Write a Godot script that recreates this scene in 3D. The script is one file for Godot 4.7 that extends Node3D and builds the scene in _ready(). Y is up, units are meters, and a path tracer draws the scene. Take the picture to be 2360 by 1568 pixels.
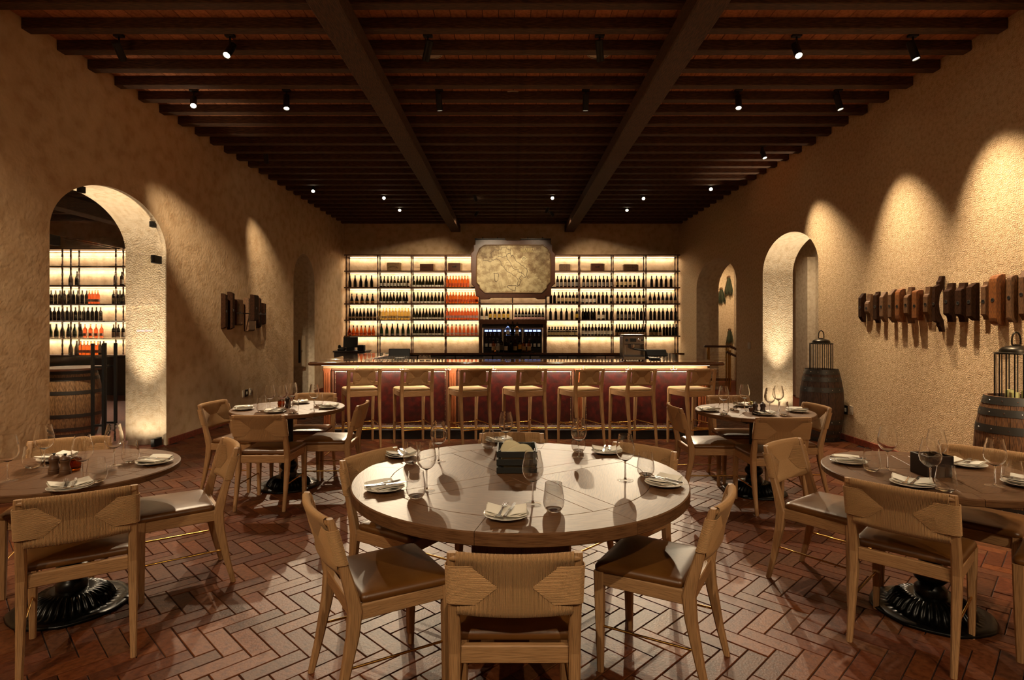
extends Node3D
# A vaulted-arch restaurant room: camera 1.55 m above the floor, looking along -Z.
# Pixels of the 2360x1568 frame become directions (FOCAL, PX, PY); distance always comes from the floor, table, wall or shelf touched.
const FOCAL := 1330.0
const PX := 1176.0
const PY := 752.0
const EYE := 1.55
const WL := -4.47    # left wall face
const WR := 4.55     # right wall face
const ZB := -15.6    # back wall face
const ZF := 4.2      # wall behind the camera
const JOIST := 4.27  # underside of joists
const TILE := 4.372  # underside of ceiling tiles
const TOP := 0.76    # table height

var M := {}
var names := {}
var rng := RandomNumberGenerator.new()


func _ready() -> void:
	rng.seed = 7
	set_camera()
	set_world()
	materials()
	room_lights()
	build_floor()
	build_ceiling()
	build_walls()
	build_bar()
	build_shelving()
	build_tables()
	build_chairs()
	build_stools()
	build_wall_decor()
	build_barrels()
	build_wine_room()
	build_corridor()
	build_tableware()
	build_bottles()
	build_bar_items()
	build_small_things()


func set_camera() -> void:
	var cam := Camera3D.new()
	cam.name = "camera"
	add_child(cam)
	cam.position = Vector3(0, EYE, 0)
	cam.keep_aspect = Camera3D.KEEP_HEIGHT
	var near := 0.1
	cam.set_frustum(near * 1568.0 / FOCAL, Vector2((1180.0 - PX) / FOCAL, -(784.0 - PY) / FOCAL) * near, near, 80.0)
	cam.current = true


func set_world() -> void:
	var env := Environment.new()
	env.background_mode = Environment.BG_COLOR
	env.background_color = Color.BLACK
	env.tonemap_mode = Environment.TONE_MAPPER_LINEAR
	env.tonemap_exposure = 1.42
	env.sdfgi_enabled = true
	env.ssao_enabled = true
	env.ssil_enabled = true
	var we := WorldEnvironment.new()
	we.name = "world"
	we.environment = env
	add_child(we)


# ---------------------------------------------------------------- lights
const WARM := Color(1.0, 0.90, 0.75)
const LED := Color(1.0, 0.93, 0.81)

func spot(at: Vector3, to: Vector3, energy: float, angle: float, blend := 0.7, parent: Node = self, size := 0.035, color := WARM) -> SpotLight3D:
	var l := SpotLight3D.new()
	l.name = "spot_lamp"
	parent.add_child(l, true)
	l.light_color = color
	l.light_energy = energy
	l.spot_angle = angle
	l.spot_angle_attenuation = blend
	l.spot_range = 25.0
	l.spot_attenuation = 2.0
	l.light_size = size
	l.shadow_enabled = true
	l.look_at_from_position(at, to, Vector3.UP if absf((to - at).normalized().y) < 0.99 else Vector3.RIGHT)
	return l


func area(at: Vector3, to: Vector3, size: Vector2, energy: float, color := LED, parent: Node = self) -> void:
	var l := AreaLight3D.new()
	l.name = "strip_lamp"
	parent.add_child(l, true)
	l.light_color = color
	l.light_energy = energy
	l.area_size = size
	l.area_range = 20.0
	l.area_attenuation = 2.0
	l.shadow_enabled = true
	l.look_at_from_position(at, to, Vector3.UP if absf((to - at).normalized().y) < 0.99 else Vector3.FORWARD)


# ---------------------------------------------------------------- pixels to places
func at_depth(u: float, v: float, d: float) -> Vector3:
	return Vector3((u - PX) * d / FOCAL, EYE - (v - PY) * d / FOCAL, -d)

func on_y(u: float, v: float, y: float) -> Vector3:
	return at_depth(u, v, (EYE - y) * FOCAL / (v - PY))

func on_x(u: float, v: float, x: float) -> Vector3:
	return at_depth(u, v, x * FOCAL / (u - PX))


# ---------------------------------------------------------------- meshes
class MB:
	var v := PackedVector3Array()
	var n := PackedVector3Array()
	var c := PackedColorArray()
	var uv := PackedVector2Array()
	var col := Color.WHITE
	var painted := false
	var mapped := false

	func tint(k: Color) -> MB:
		col = k
		painted = true
		return self

	func put(p: Vector3, nn: Vector3) -> void:
		v.append(p)
		n.append(nn)
		c.append(col)

	func tri(a: Vector3, b: Vector3, d: Vector3) -> void:  # counter-clockwise seen from outside
		var nn := (b - a).cross(d - a).normalized()
		put(a, nn); put(d, nn); put(b, nn)

	func quad(a: Vector3, b: Vector3, d: Vector3, e: Vector3) -> void:
		var nn := (d - a).cross(e - b).normalized()
		put(a, nn); put(d, nn); put(b, nn)
		put(a, nn); put(e, nn); put(d, nn)

	func squad(a: Vector3, b: Vector3, d: Vector3, e: Vector3, na: Vector3, nb: Vector3, nd: Vector3, ne: Vector3) -> void:
		put(a, na); put(d, nd); put(b, nb)
		put(a, na); put(e, ne); put(d, nd)

	func uvquad(a: Vector3, b: Vector3, d: Vector3, e: Vector3, r := Rect2(0, 0, 1, 1)) -> void:  # a lower left, then counter-clockwise
		mapped = true
		quad(a, b, d, e)
		var lo := Vector2(r.position.x, r.end.y)
		var hi := Vector2(r.end.x, r.position.y)
		for q in [lo, hi, Vector2(hi.x, lo.y), lo, Vector2(lo.x, hi.y), hi]:
			uv.append(q)

	func box(at: Vector3, size: Vector3, bevel := 0.0, basis := Basis()) -> MB:
		var h := size / 2.0
		var b := minf(bevel, minf(h.x, minf(h.y, h.z)) * 0.9)
		if b <= 0.0:
			var q := []
			for i in 8:
				q.append(at + basis * Vector3(h.x if i & 1 else -h.x, h.y if i & 2 else -h.y, h.z if i & 4 else -h.z))
			quad(q[4], q[5], q[7], q[6]); quad(q[1], q[0], q[2], q[3])
			quad(q[5], q[1], q[3], q[7]); quad(q[0], q[4], q[6], q[2])
			quad(q[6], q[7], q[3], q[2]); quad(q[0], q[1], q[5], q[4])
			return self
		var sx := []
		for i in 8:
			var s := Vector3(1 if i & 1 else -1, 1 if i & 2 else -1, 1 if i & 4 else -1)
			sx.append([at + basis * (s * Vector3(h.x, h.y - b, h.z - b)), at + basis * (s * Vector3(h.x - b, h.y, h.z - b)), at + basis * (s * Vector3(h.x - b, h.y - b, h.z))])
		quad(sx[4][2], sx[5][2], sx[7][2], sx[6][2]); quad(sx[1][2], sx[0][2], sx[2][2], sx[3][2])
		quad(sx[5][0], sx[1][0], sx[3][0], sx[7][0]); quad(sx[0][0], sx[4][0], sx[6][0], sx[2][0])
		quad(sx[6][1], sx[7][1], sx[3][1], sx[2][1]); quad(sx[0][1], sx[1][1], sx[5][1], sx[4][1])
		for e in [[0, 1, 1, 2], [2, 3, 2, 1], [4, 5, 2, 1], [6, 7, 1, 2], [0, 2, 2, 0], [1, 3, 0, 2], [4, 6, 0, 2], [5, 7, 2, 0], [0, 4, 0, 1], [1, 5, 1, 0], [2, 6, 1, 0], [3, 7, 0, 1]]:
			var i: int = e[0]
			var j: int = e[1]
			var a: Vector3 = sx[i][e[2]]
			var bb: Vector3 = sx[j][e[2]]
			var d: Vector3 = sx[j][e[3]]
			var f: Vector3 = sx[i][e[3]]
			if (bb - a).cross(d - a).dot((a + d) / 2.0 - at) < 0.0:
				quad(f, d, bb, a)
			else:
				quad(a, bb, d, f)
		for i in 8:
			var a: Vector3 = sx[i][0]
			var bb: Vector3 = sx[i][1]
			var d: Vector3 = sx[i][2]
			if (bb - a).cross(d - a).dot(a - at) < 0.0:
				tri(a, d, bb)
			else:
				tri(a, bb, d)
		return self

	# profile of (radius, height) pairs from bottom to top; normals smooth unless the profile turns sharply
	func lathe(prof: PackedVector2Array, segs: int, at := Vector3.ZERO, basis := Basis(), part := 1.0, start := 0.0) -> MB:
		var k := prof.size()
		var nb := []
		for j in k - 1:
			var d := (prof[j + 1] - prof[j]).normalized()
			nb.append(Vector2(d.y, -d.x))
		for j in k - 1:
			var n0: Vector2 = nb[j]
			var n1: Vector2 = nb[j]
			if j > 0 and nb[j - 1].dot(nb[j]) > 0.72:
				n0 = (nb[j - 1] + nb[j]).normalized()
			if j < k - 2 and nb[j + 1].dot(nb[j]) > 0.72:
				n1 = (nb[j + 1] + nb[j]).normalized()
			for i in segs:
				var a0 := start + TAU * part * i / segs
				var a1 := start + TAU * part * (i + 1) / segs
				var u0 := Vector3(cos(a0), 0, sin(a0))
				var u1 := Vector3(cos(a1), 0, sin(a1))
				var p := [u0 * prof[j].x + Vector3(0, prof[j].y, 0), u0 * prof[j + 1].x + Vector3(0, prof[j + 1].y, 0), u1 * prof[j + 1].x + Vector3(0, prof[j + 1].y, 0), u1 * prof[j].x + Vector3(0, prof[j].y, 0)]
				var q := [u0 * n0.x + Vector3(0, n0.y, 0), u0 * n1.x + Vector3(0, n1.y, 0), u1 * n1.x + Vector3(0, n1.y, 0), u1 * n0.x + Vector3(0, n0.y, 0)]
				for m in 4:
					p[m] = at + basis * p[m]
					q[m] = basis * q[m]
				if prof[j].x < 1e-5:
					put(p[0], q[0]); put(p[2], q[2]); put(p[1], q[1])
				elif prof[j + 1].x < 1e-5:
					put(p[0], q[0]); put(p[3], q[3]); put(p[1], q[1])
				else:
					squad(p[0], p[1], p[2], p[3], q[0], q[1], q[2], q[3])
		return self

	func tube(pts: PackedVector3Array, r: float, sides := 8, radii := PackedFloat32Array(), caps := true, closed := false) -> MB:
		var k := pts.size()
		var rings := []
		var up := Vector3.UP
		var t0 := (pts[1] - pts[0]).normalized()
		if absf(t0.dot(up)) > 0.9:
			up = Vector3.RIGHT
		var side := t0.cross(up).normalized()
		for j in k:
			var t: Vector3
			if closed:
				t = (pts[(j + 1) % k] - pts[(j - 1 + k) % k]).normalized()
			elif j == 0:
				t = t0
			elif j == k - 1:
				t = (pts[j] - pts[j - 1]).normalized()
			else:
				t = (pts[j + 1] - pts[j - 1]).normalized()
			side = (side - t * side.dot(t)).normalized()
			var other := t.cross(side)
			var ring := []
			var rr := radii[j] if radii.size() > j else r
			for i in sides:
				var a := TAU * i / sides
				var d := side * cos(a) + other * sin(a)
				ring.append([pts[j] + d * rr, d])
			rings.append(ring)
		for j in (k if closed else k - 1):
			var a: Array = rings[j]
			var b: Array = rings[(j + 1) % k]
			for i in sides:
				var i2 := (i + 1) % sides
				squad(a[i][0], a[i2][0], b[i2][0], b[i][0], a[i][1], a[i2][1], b[i2][1], b[i][1])
		if caps and not closed:
			for i in range(1, sides - 1):
				tri(rings[0][0][0], rings[0][i + 1][0], rings[0][i][0])
				tri(rings[k - 1][0][0], rings[k - 1][i][0], rings[k - 1][i + 1][0])
		return self

	# rings of equal length joined by flat faces, ends capped
	func loft(rings: Array, smooth := false, cap0 := true, cap1 := true) -> MB:
		var k := rings.size()
		var m: int = rings[0].size()
		var nn := []
		if smooth:
			for j in k:
				var row := []
				for i in m:
					var along: Vector3 = rings[j][(i + 1) % m] - rings[j][(i - 1 + m) % m]
					var up: Vector3 = rings[mini(j + 1, k - 1)][i] - rings[maxi(j - 1, 0)][i]
					row.append(along.cross(up).normalized())
				nn.append(row)
		for j in k - 1:
			for i in m:
				var i2 := (i + 1) % m
				if smooth:
					squad(rings[j][i], rings[j][i2], rings[j + 1][i2], rings[j + 1][i], nn[j][i], nn[j][i2], nn[j + 1][i2], nn[j + 1][i])
				else:
					quad(rings[j][i], rings[j][i2], rings[j + 1][i2], rings[j + 1][i])
		for e in [[0, cap0], [k - 1, cap1]]:
			if not e[1]:
				continue
			var ring: PackedVector3Array = rings[e[0]]
			var mid := Vector3.ZERO
			for p in ring:
				mid += p
			mid /= m
			for i in m:
				if e[0] == 0:
					tri(mid, ring[(i + 1) % m], ring[i])
				else:
					tri(mid, ring[i], ring[(i + 1) % m])
		return self

	# rectangle with cut corners in the plane of (ax, ay), counter-clockwise
	static func ring8(at: Vector3, w: float, d: float, cut: float, ax := Vector3.RIGHT, ay := Vector3.FORWARD) -> PackedVector3Array:
		var a := w / 2.0
		var b := d / 2.0
		var r := PackedVector3Array()
		for q in [[a, -b + cut], [a, b - cut], [a - cut, b], [-a + cut, b], [-a, b - cut], [-a, -b + cut], [-a + cut, -b], [a - cut, -b]]:
			r.append(at + ax * q[0] + ay * q[1])
		return r

	# polygon (counter-clockwise) in xf's xy plane, from z=0 back to z=-depth, front edge bevelled
	func prism(poly: PackedVector2Array, depth: float, xf := Transform3D(), bevel := 0.0) -> MB:
		var p := poly
		if Geometry2D.is_polygon_clockwise(p):
			p.reverse()
		var front := p
		if bevel > 0.0:
			var k := p.size()
			front = PackedVector2Array()
			for i in k:
				var d0 := (p[i] - p[(i - 1 + k) % k]).normalized()
				var d1 := (p[(i + 1) % k] - p[i]).normalized()
				var m := (Vector2(-d0.y, d0.x) + Vector2(-d1.y, d1.x))
				front.append(p[i] + m.normalized() * bevel / maxf(0.5, m.length() / 2.0))
		var ix := Geometry2D.triangulate_polygon(front)
		for i in range(0, ix.size(), 3):
			var q := [front[ix[i]], front[ix[i + 1]], front[ix[i + 2]]]
			var w := [p[ix[i]], p[ix[i + 1]], p[ix[i + 2]]]
			if (q[1] - q[0]).cross(q[2] - q[0]) < 0.0:
				q.reverse()
				w.reverse()
			tri(xf * Vector3(q[0].x, q[0].y, 0), xf * Vector3(q[1].x, q[1].y, 0), xf * Vector3(q[2].x, q[2].y, 0))
			tri(xf * Vector3(w[0].x, w[0].y, -depth), xf * Vector3(w[2].x, w[2].y, -depth), xf * Vector3(w[1].x, w[1].y, -depth))
		for i in p.size():
			var j := (i + 1) % p.size()
			var a := xf * Vector3(p[i].x, p[i].y, -bevel)
			var b := xf * Vector3(p[j].x, p[j].y, -bevel)
			quad(xf * Vector3(p[i].x, p[i].y, -depth), xf * Vector3(p[j].x, p[j].y, -depth), b, a)
			if bevel > 0.0:
				quad(a, b, xf * Vector3(front[j].x, front[j].y, 0), xf * Vector3(front[i].x, front[i].y, 0))
		return self

	# rows of points joined into a smooth sheet
	func sheet(rows: Array, wrap := false) -> MB:
		var k := rows.size()
		var m: int = rows[0].size()
		var nn := []
		for j in k:
			var row := []
			for i in m:
				var i0 := (i - 1 + m) % m if wrap else maxi(i - 1, 0)
				var i1 := (i + 1) % m if wrap else mini(i + 1, m - 1)
				var a: Vector3 = rows[j][i1] - rows[j][i0]
				var b: Vector3 = rows[mini(j + 1, k - 1)][i] - rows[maxi(j - 1, 0)][i]
				var x := a.cross(b)
				row.append(x.normalized() if x.length() > 1e-12 else Vector3.UP)
			nn.append(row)
		for j in k - 1:
			for i in (m if wrap else m - 1):
				var i2 := (i + 1) % m
				squad(rows[j][i], rows[j][i2], rows[j + 1][i2], rows[j + 1][i], nn[j][i], nn[j][i2], nn[j + 1][i2], nn[j + 1][i])
		return self

	func mesh() -> ArrayMesh:
		var a := []
		a.resize(Mesh.ARRAY_MAX)
		a[Mesh.ARRAY_VERTEX] = v
		a[Mesh.ARRAY_NORMAL] = n
		if painted:
			a[Mesh.ARRAY_COLOR] = c
		if mapped and uv.size() == v.size():
			a[Mesh.ARRAY_TEX_UV] = uv
		var m := ArrayMesh.new()
		m.add_surface_from_arrays(Mesh.PRIMITIVE_TRIANGLES, a)
		return m


func numbered(called: String) -> String:
	var k: int = names.get(called, 0)
	names[called] = k + 1
	return called if k == 0 else "%s_%03d" % [called, k]


func obj(called: String, mb: MB, m: Material, parent: Node = self) -> MeshInstance3D:
	return inst(called, mb.mesh(), m, parent)


func inst(called: String, mesh: Mesh, m: Material, parent: Node = self) -> MeshInstance3D:
	var o := MeshInstance3D.new()
	o.name = numbered(called) if parent == self else called
	o.mesh = mesh
	o.material_override = m
	parent.add_child(o, true)
	return o


func thing(called: String, label: String, category: String, at := Vector3.ZERO, turn := 0.0, group := "") -> Node3D:
	var o := Node3D.new()
	o.name = numbered(called)
	add_child(o)
	o.position = at
	o.rotation.y = turn
	tag(o, label, category, group)
	return o


func tag(o: Node, label: String, category: String, group := "") -> Node:
	o.set_meta("label", label)
	o.set_meta("category", category)
	if group:
		o.set_meta("group", group)
	elif o.has_meta("group"):
		o.remove_meta("group")
	return o


func struct(called: String, label := "") -> Node3D:
	var o := Node3D.new()
	o.name = numbered(called)
	add_child(o)
	o.set_meta("kind", "structure")
	if label:
		o.set_meta("label", label)
	return o


func slab(called: String, mb: MB, m: Material, label := "") -> MeshInstance3D:
	var o := obj(called, mb, m)
	o.set_meta("kind", "structure")
	if label:
		o.set_meta("label", label)
	return o


func dup(root: Node3D, at: Vector3, turn: float, label: String, group := "") -> Node3D:
	var r: Node3D = root.duplicate()
	r.name = numbered(str(root.name).trim_suffix("_proto"))
	add_child(r)
	r.position = at
	r.rotation = Vector3(0, turn, 0)
	tag(r, label, root.get_meta("category"), group)
	return r


# ---------------------------------------------------------------- materials
func noise(seed_: int, freq: float, octaves := 4, kind := FastNoiseLite.TYPE_SIMPLEX_SMOOTH, fractal := FastNoiseLite.FRACTAL_FBM) -> FastNoiseLite:
	var f := FastNoiseLite.new()
	f.seed = seed_
	f.frequency = freq
	f.noise_type = kind
	f.fractal_type = fractal
	f.fractal_octaves = octaves
	return f


func tex(f: FastNoiseLite, stops: Array, size := 512) -> NoiseTexture2D:
	var t := NoiseTexture2D.new()
	t.width = size
	t.height = size
	t.seamless = true
	t.seamless_blend_skirt = 0.2
	t.noise = f
	if stops:
		var g := Gradient.new()
		var offs := PackedFloat32Array()
		var cols := PackedColorArray()
		for s in stops:
			offs.append(s[0])
			cols.append(s[1])
		g.offsets = offs
		g.colors = cols
		t.color_ramp = g
	return t


func grey(a: float, b: float, mid := 0.5) -> Array:
	return [[0.0, Color(a, a, a)], [mid, Color((a + b) / 2, (a + b) / 2, (a + b) / 2)], [1.0, Color(b, b, b)]]


func mat(key: String, color: Color, rough: float, opt := {}) -> StandardMaterial3D:
	var m := StandardMaterial3D.new()
	m.resource_name = key
	m.albedo_color = color
	m.roughness = rough
	m.metallic = opt.get("metal", 0.0)
	m.metallic_specular = opt.get("spec", 0.5)
	if opt.has("tex"):
		m.albedo_texture = opt.tex
	if opt.has("rough_tex"):
		m.roughness_texture = opt.rough_tex
	if opt.has("bump"):
		m.heightmap_enabled = true
		m.heightmap_texture = opt.bump
		m.heightmap_scale = opt.get("bump_cm", 0.1)
	if opt.has("scale"):
		m.uv1_triplanar = true
		m.uv1_triplanar_sharpness = 4.0
		m.uv1_world_triplanar = opt.get("world", false)
		m.uv1_scale = opt.scale
	if opt.has("coat"):
		m.clearcoat_enabled = true
		m.clearcoat = opt.coat
		m.clearcoat_roughness = opt.get("coat_rough", 0.1)
	if opt.has("alpha"):
		m.transparency = BaseMaterial3D.TRANSPARENCY_ALPHA
		m.albedo_color.a = opt.alpha
	if opt.has("glass"):
		m.refraction_enabled = true
		m.refraction_scale = opt.glass
		m.transparency = BaseMaterial3D.TRANSPARENCY_ALPHA
		m.albedo_color.a = opt.get("body", 0.0)
	if opt.has("glow"):
		m.emission_enabled = true
		m.emission = opt.get("glow_color", color)
		m.emission_energy_multiplier = opt.glow
	if opt.get("painted", false):
		m.vertex_color_use_as_albedo = true
	if opt.has("rim"):
		m.rim_enabled = true
		m.rim = opt.rim
	M[key] = m
	return m


func wood(key: String, color: Color, rough: float, tx: Texture2D, opt := {}) -> void:  # key_x, key_y, key_z: grain along that axis
	for axis in 3:
		var across: float = opt.get("across", 14.0)
		var along: float = opt.get("along", 0.9)
		var s := Vector3.ONE * across
		s[axis] = along
		var o: Dictionary = opt.duplicate()
		o.merge({"tex": tx, "scale": s})
		mat(key + "_" + "xyz"[axis], color, rough, o)


func materials() -> void:
	var grain := tex(noise(3, 0.022, 5), [[0.0, Color(0.66, 0.62, 0.58)], [0.36, Color(0.86, 0.84, 0.81)], [0.55, Color(0.95, 0.94, 0.92)], [1.0, Color(1, 1, 1)]])
	var grain_bump := tex(noise(3, 0.022, 5), [])
	var rough_grain := tex(noise(13, 0.03, 5), [[0.0, Color(0.35, 0.32, 0.28)], [0.4, Color(0.7, 0.67, 0.62)], [0.7, Color(1, 0.98, 0.94)], [1.0, Color(1, 1, 1)]])
	var stucco := tex(noise(21, 0.03, 5), [], 1024)
	var blotch := tex(noise(5, 0.008, 5), [[0.0, Color(0.86, 0.82, 0.77)], [0.5, Color(0.955, 0.945, 0.93)], [1.0, Color(1, 1, 1)]], 1024)
	var clay := tex(noise(31, 0.02, 5), [[0.0, Color(0.68, 0.62, 0.58)], [0.5, Color(0.9, 0.88, 0.86)], [1.0, Color(1, 1, 1)]], 512)
	var fine := tex(noise(41, 0.05, 4), [], 512)
	mat("plaster", Color(0.845, 0.725, 0.58), 0.93, {"tex": blotch, "scale": Vector3.ONE * 0.5, "world": true, "bump": stucco, "bump_cm": 0.35, "spec": 0.25})
	mat("plaster_rough", Color(0.845, 0.73, 0.585), 0.93, {"tex": blotch, "scale": Vector3.ONE * 2.0, "world": true, "bump": stucco, "bump_cm": 0.8, "spec": 0.25})
	mat("pale_plaster", Color(0.88, 0.82, 0.73), 0.93, {"tex": blotch, "scale": Vector3.ONE * 1.2, "world": true, "bump": stucco, "bump_cm": 0.4, "spec": 0.25})  # lighter than the wall plaster; used on arch reveals, niche and passage
	mat("brick", Color.WHITE, 0.46, {"tex": clay, "scale": Vector3.ONE * 2.6, "world": true, "bump": fine, "bump_cm": 0.06, "painted": true, "spec": 0.27})
	mat("mortar", Color(0.19, 0.11, 0.075), 0.9, {"tex": clay, "scale": Vector3.ONE * 3.0, "world": true})
	mat("terracotta", Color(0.56, 0.27, 0.15), 0.7, {"tex": clay, "scale": Vector3.ONE * 2.0, "world": true})
	mat("skirting", Color(0.55, 0.25, 0.15), 0.5, {"tex": clay, "scale": Vector3.ONE * 2.0, "world": true})
	mat("roof_tile", Color.WHITE, 0.85, {"tex": clay, "scale": Vector3.ONE * 2.2, "world": true, "painted": true})
	wood("joist", Color(0.39, 0.265, 0.175), 0.72, rough_grain, {"across": 9.0, "along": 0.5, "bump": grain_bump, "bump_cm": 0.25})
	for axis in "xz":
		var w: StandardMaterial3D = M["joist_" + axis].duplicate()
		w.uv1_world_triplanar = true
		M["joist_" + axis + "_w"] = w
	wood("oak", Color(0.67, 0.515, 0.355), 0.5, grain, {"across": 26.0, "along": 0.7, "bump": grain_bump, "bump_cm": 0.03})
	wood("table", Color(0.42, 0.295, 0.195), 0.42, grain, {"spec": 0.3, "across": 12.0, "along": 0.8, "bump": grain_bump, "bump_cm": 0.02})
	wood("walnut", Color(0.34, 0.20, 0.13), 0.38, grain, {"across": 12.0, "along": 0.8})
	wood("bar_wood", Color(0.52, 0.28, 0.15), 0.35, grain, {"across": 12.0, "along": 0.8})
	wood("bar_top", Color(0.36, 0.215, 0.12), 0.10, grain, {"across": 8.0, "along": 0.6, "coat": 1.0, "coat_rough": 0.03})
	wood("dark_wood", Color(0.15, 0.09, 0.065), 0.5, grain, {"across": 12.0, "along": 0.8})
	wood("old_wood", Color(0.50, 0.35, 0.215), 0.6, rough_grain, {"across": 14.0, "along": 1.2, "bump": grain_bump, "bump_cm": 0.15})
	wood("black_wood", Color(0.25, 0.155, 0.095), 0.7, rough_grain, {"spec": 0.2, "across": 14.0, "along": 1.2})
	wood("barrel", Color(0.50, 0.34, 0.20), 0.6, rough_grain, {"across": 12.0, "along": 0.8, "bump": grain_bump, "bump_cm": 0.1})
	wood("golden_wood", Color(0.60, 0.36, 0.15), 0.5, rough_grain, {"across": 14.0, "along": 1.2, "bump": grain_bump, "bump_cm": 0.15})
	wood("dark_barrel", Color(0.33, 0.22, 0.145), 0.6, rough_grain, {"across": 12.0, "along": 0.8, "bump": grain_bump, "bump_cm": 0.1})
	wood("pale_barrel", Color(0.66, 0.50, 0.34), 0.6, rough_grain, {"across": 8.0, "along": 0.8, "bump": grain_bump, "bump_cm": 0.05})
	mat("bronze_wood", Color(0.40, 0.28, 0.15), 0.4)
	mat("ink_map", Color(0.10, 0.07, 0.04), 0.8)
	mat("limewash_plain", Color(0.80, 0.73, 0.62), 0.6)
	mat("crate_black", Color(0.06, 0.06, 0.045), 0.55)
	mat("amber_matte", Color(0.72, 0.45, 0.12), 0.7)
	wood("pale_wood", Color(0.72, 0.58, 0.40), 0.6, grain, {"across": 10.0, "along": 0.8})
	mat("cord", Color(0.72, 0.565, 0.39), 0.8, {"tex": fine_tint(), "scale": Vector3(40, 40, 40), "rim": 0.2})
	mat("leather", Color(0.43, 0.28, 0.12), 0.38, {"tex": tex(noise(51, 0.006, 4), [[0.0, Color(0.78, 0.72, 0.62)], [1.0, Color(1, 1, 1)]], 512), "scale": Vector3.ONE * 1.6, "bump": fine, "bump_cm": 0.02})
	mat("stool_leather", Color(0.80, 0.69, 0.50), 0.5, {"tex": tex(noise(51, 0.006, 4), [[0.0, Color(0.82, 0.76, 0.68)], [1.0, Color(1, 1, 1)]], 512), "scale": Vector3.ONE * 2.0})
	mat("red_leather", Color(0.42, 0.20, 0.16), 0.36, {"tex": scratched(), "scale": Vector3(1.3, 1.3, 1.3), "world": true, "bump": fine, "bump_cm": 0.04})
	mat("brass", Color(0.80, 0.62, 0.32), 0.25, {"metal": 1.0})
	mat("nail", Color(0.9, 0.84, 0.70), 0.25, {"metal": 1.0})
	mat("steel", Color(0.75, 0.75, 0.76), 0.2, {"metal": 1.0})
	mat("iron", Color(0.055, 0.05, 0.045), 0.30, {"metal": 0.6})
	mat("matte_black", Color(0.035, 0.033, 0.03), 0.55)
	mat("plinth", Color(0.05, 0.045, 0.042), 0.4)
	mat("hoop", Color(0.30, 0.29, 0.275), 0.5, {"metal": 0.85})
	mat("bronze", Color(0.20, 0.17, 0.13), 0.35, {"metal": 0.8})
	mat("porcelain", Color(0.90, 0.885, 0.85), 0.12)
	mat("linen", Color(0.88, 0.86, 0.81), 0.85, {"bump": fine, "bump_cm": 0.04, "scale": Vector3.ONE * 6.0})
	mat("ecru", Color(0.80, 0.76, 0.63), 0.85, {"bump": fine, "bump_cm": 0.05, "scale": Vector3.ONE * 6.0})
	mat("pane", Color(0.95, 0.96, 0.95), 0.02, {"alpha": 0.02})
	mat("crystal", Color(0.97, 0.98, 0.98), 0.015, {"alpha": 0.03})
	mat("solid_glass", Color(1, 1, 1), 0.0, {"glass": 0.05})
	mat("lens", Color(1, 0.93, 0.78), 0.5, {"glow": 14.0})
	mat("lens_dim", Color(1, 0.9, 0.72), 0.5, {"glow": 1.2})
	mat("led", Color(1, 0.90, 0.74), 0.5, {"glow": 3.0})
	mat("white_plate", Color(0.78, 0.72, 0.63), 0.6)
	mat("amber", Color(0.75, 0.42, 0.10), 0.05, {"glass": 0.045})
	mat("wax", Color(0.82, 0.80, 0.52), 0.5)
	mat("mill_wood", Color(0.36, 0.25, 0.17), 0.4)
	mat("mill_dark", Color(0.20, 0.12, 0.085), 0.4)
	mat("screen_blue", Color(0.62, 0.70, 1.0), 0.5, {"glow": 1.6})
	mat("dark_glass", Color(0.03, 0.035, 0.06), 0.06)
	mat("herb", Color(0.27, 0.27, 0.16), 0.85)
	mat("paper", Color(0.80, 0.76, 0.68), 0.8)
	mat("rubber", Color(0.06, 0.06, 0.065), 0.7)


func scratched() -> Texture2D:  # worn leather: mottled burgundy with fine orange scratches
	var n := 640
	var im := Image.create(n, n, false, Image.FORMAT_RGB8)
	var a := noise(17, 0.012, 4)
	for y in n:
		for x in n:
			var v := clampf(0.5 + a.get_noise_2d(x, y) * 0.9, 0.0, 1.0)
			im.set_pixel(x, y, Color(0.36, 0.25, 0.27).lerp(Color(0.62, 0.36, 0.33), v))
	for i in 900:
		var p := Vector2(rng.randf() * n, rng.randf() * n)
		var d := Vector2.from_angle(rng.randf() * TAU)
		var bend := rng.randf_range(-0.04, 0.04)
		var col := Color(0.95, 0.58, 0.36) if rng.randf() < 0.55 else Color(0.30, 0.20, 0.20)
		var k := rng.randf_range(0.25, 0.9)
		for s in rng.randi_range(8, 46):
			p += d
			d = d.rotated(bend)
			var x := posmod(int(p.x), n)
			var y := posmod(int(p.y), n)
			im.set_pixel(x, y, im.get_pixel(x, y).lerp(col, k))
	return ImageTexture.create_from_image(im)


func fine_tint() -> Texture2D:
	return tex(noise(61, 0.06, 3), [[0.0, Color(0.72, 0.68, 0.62)], [0.5, Color(0.95, 0.94, 0.92)], [1.0, Color(1, 1, 1)]], 256)


# ---------------------------------------------------------------- ceiling spotlights
func track_light(u: float, d: float, to: Vector3, energy: float, angle: float, label: String, drop := 0.15) -> void:
	ceiling_spot(Vector3((u - PX) * d / FOCAL, TILE, -d), to, energy, angle, label, drop)


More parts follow.
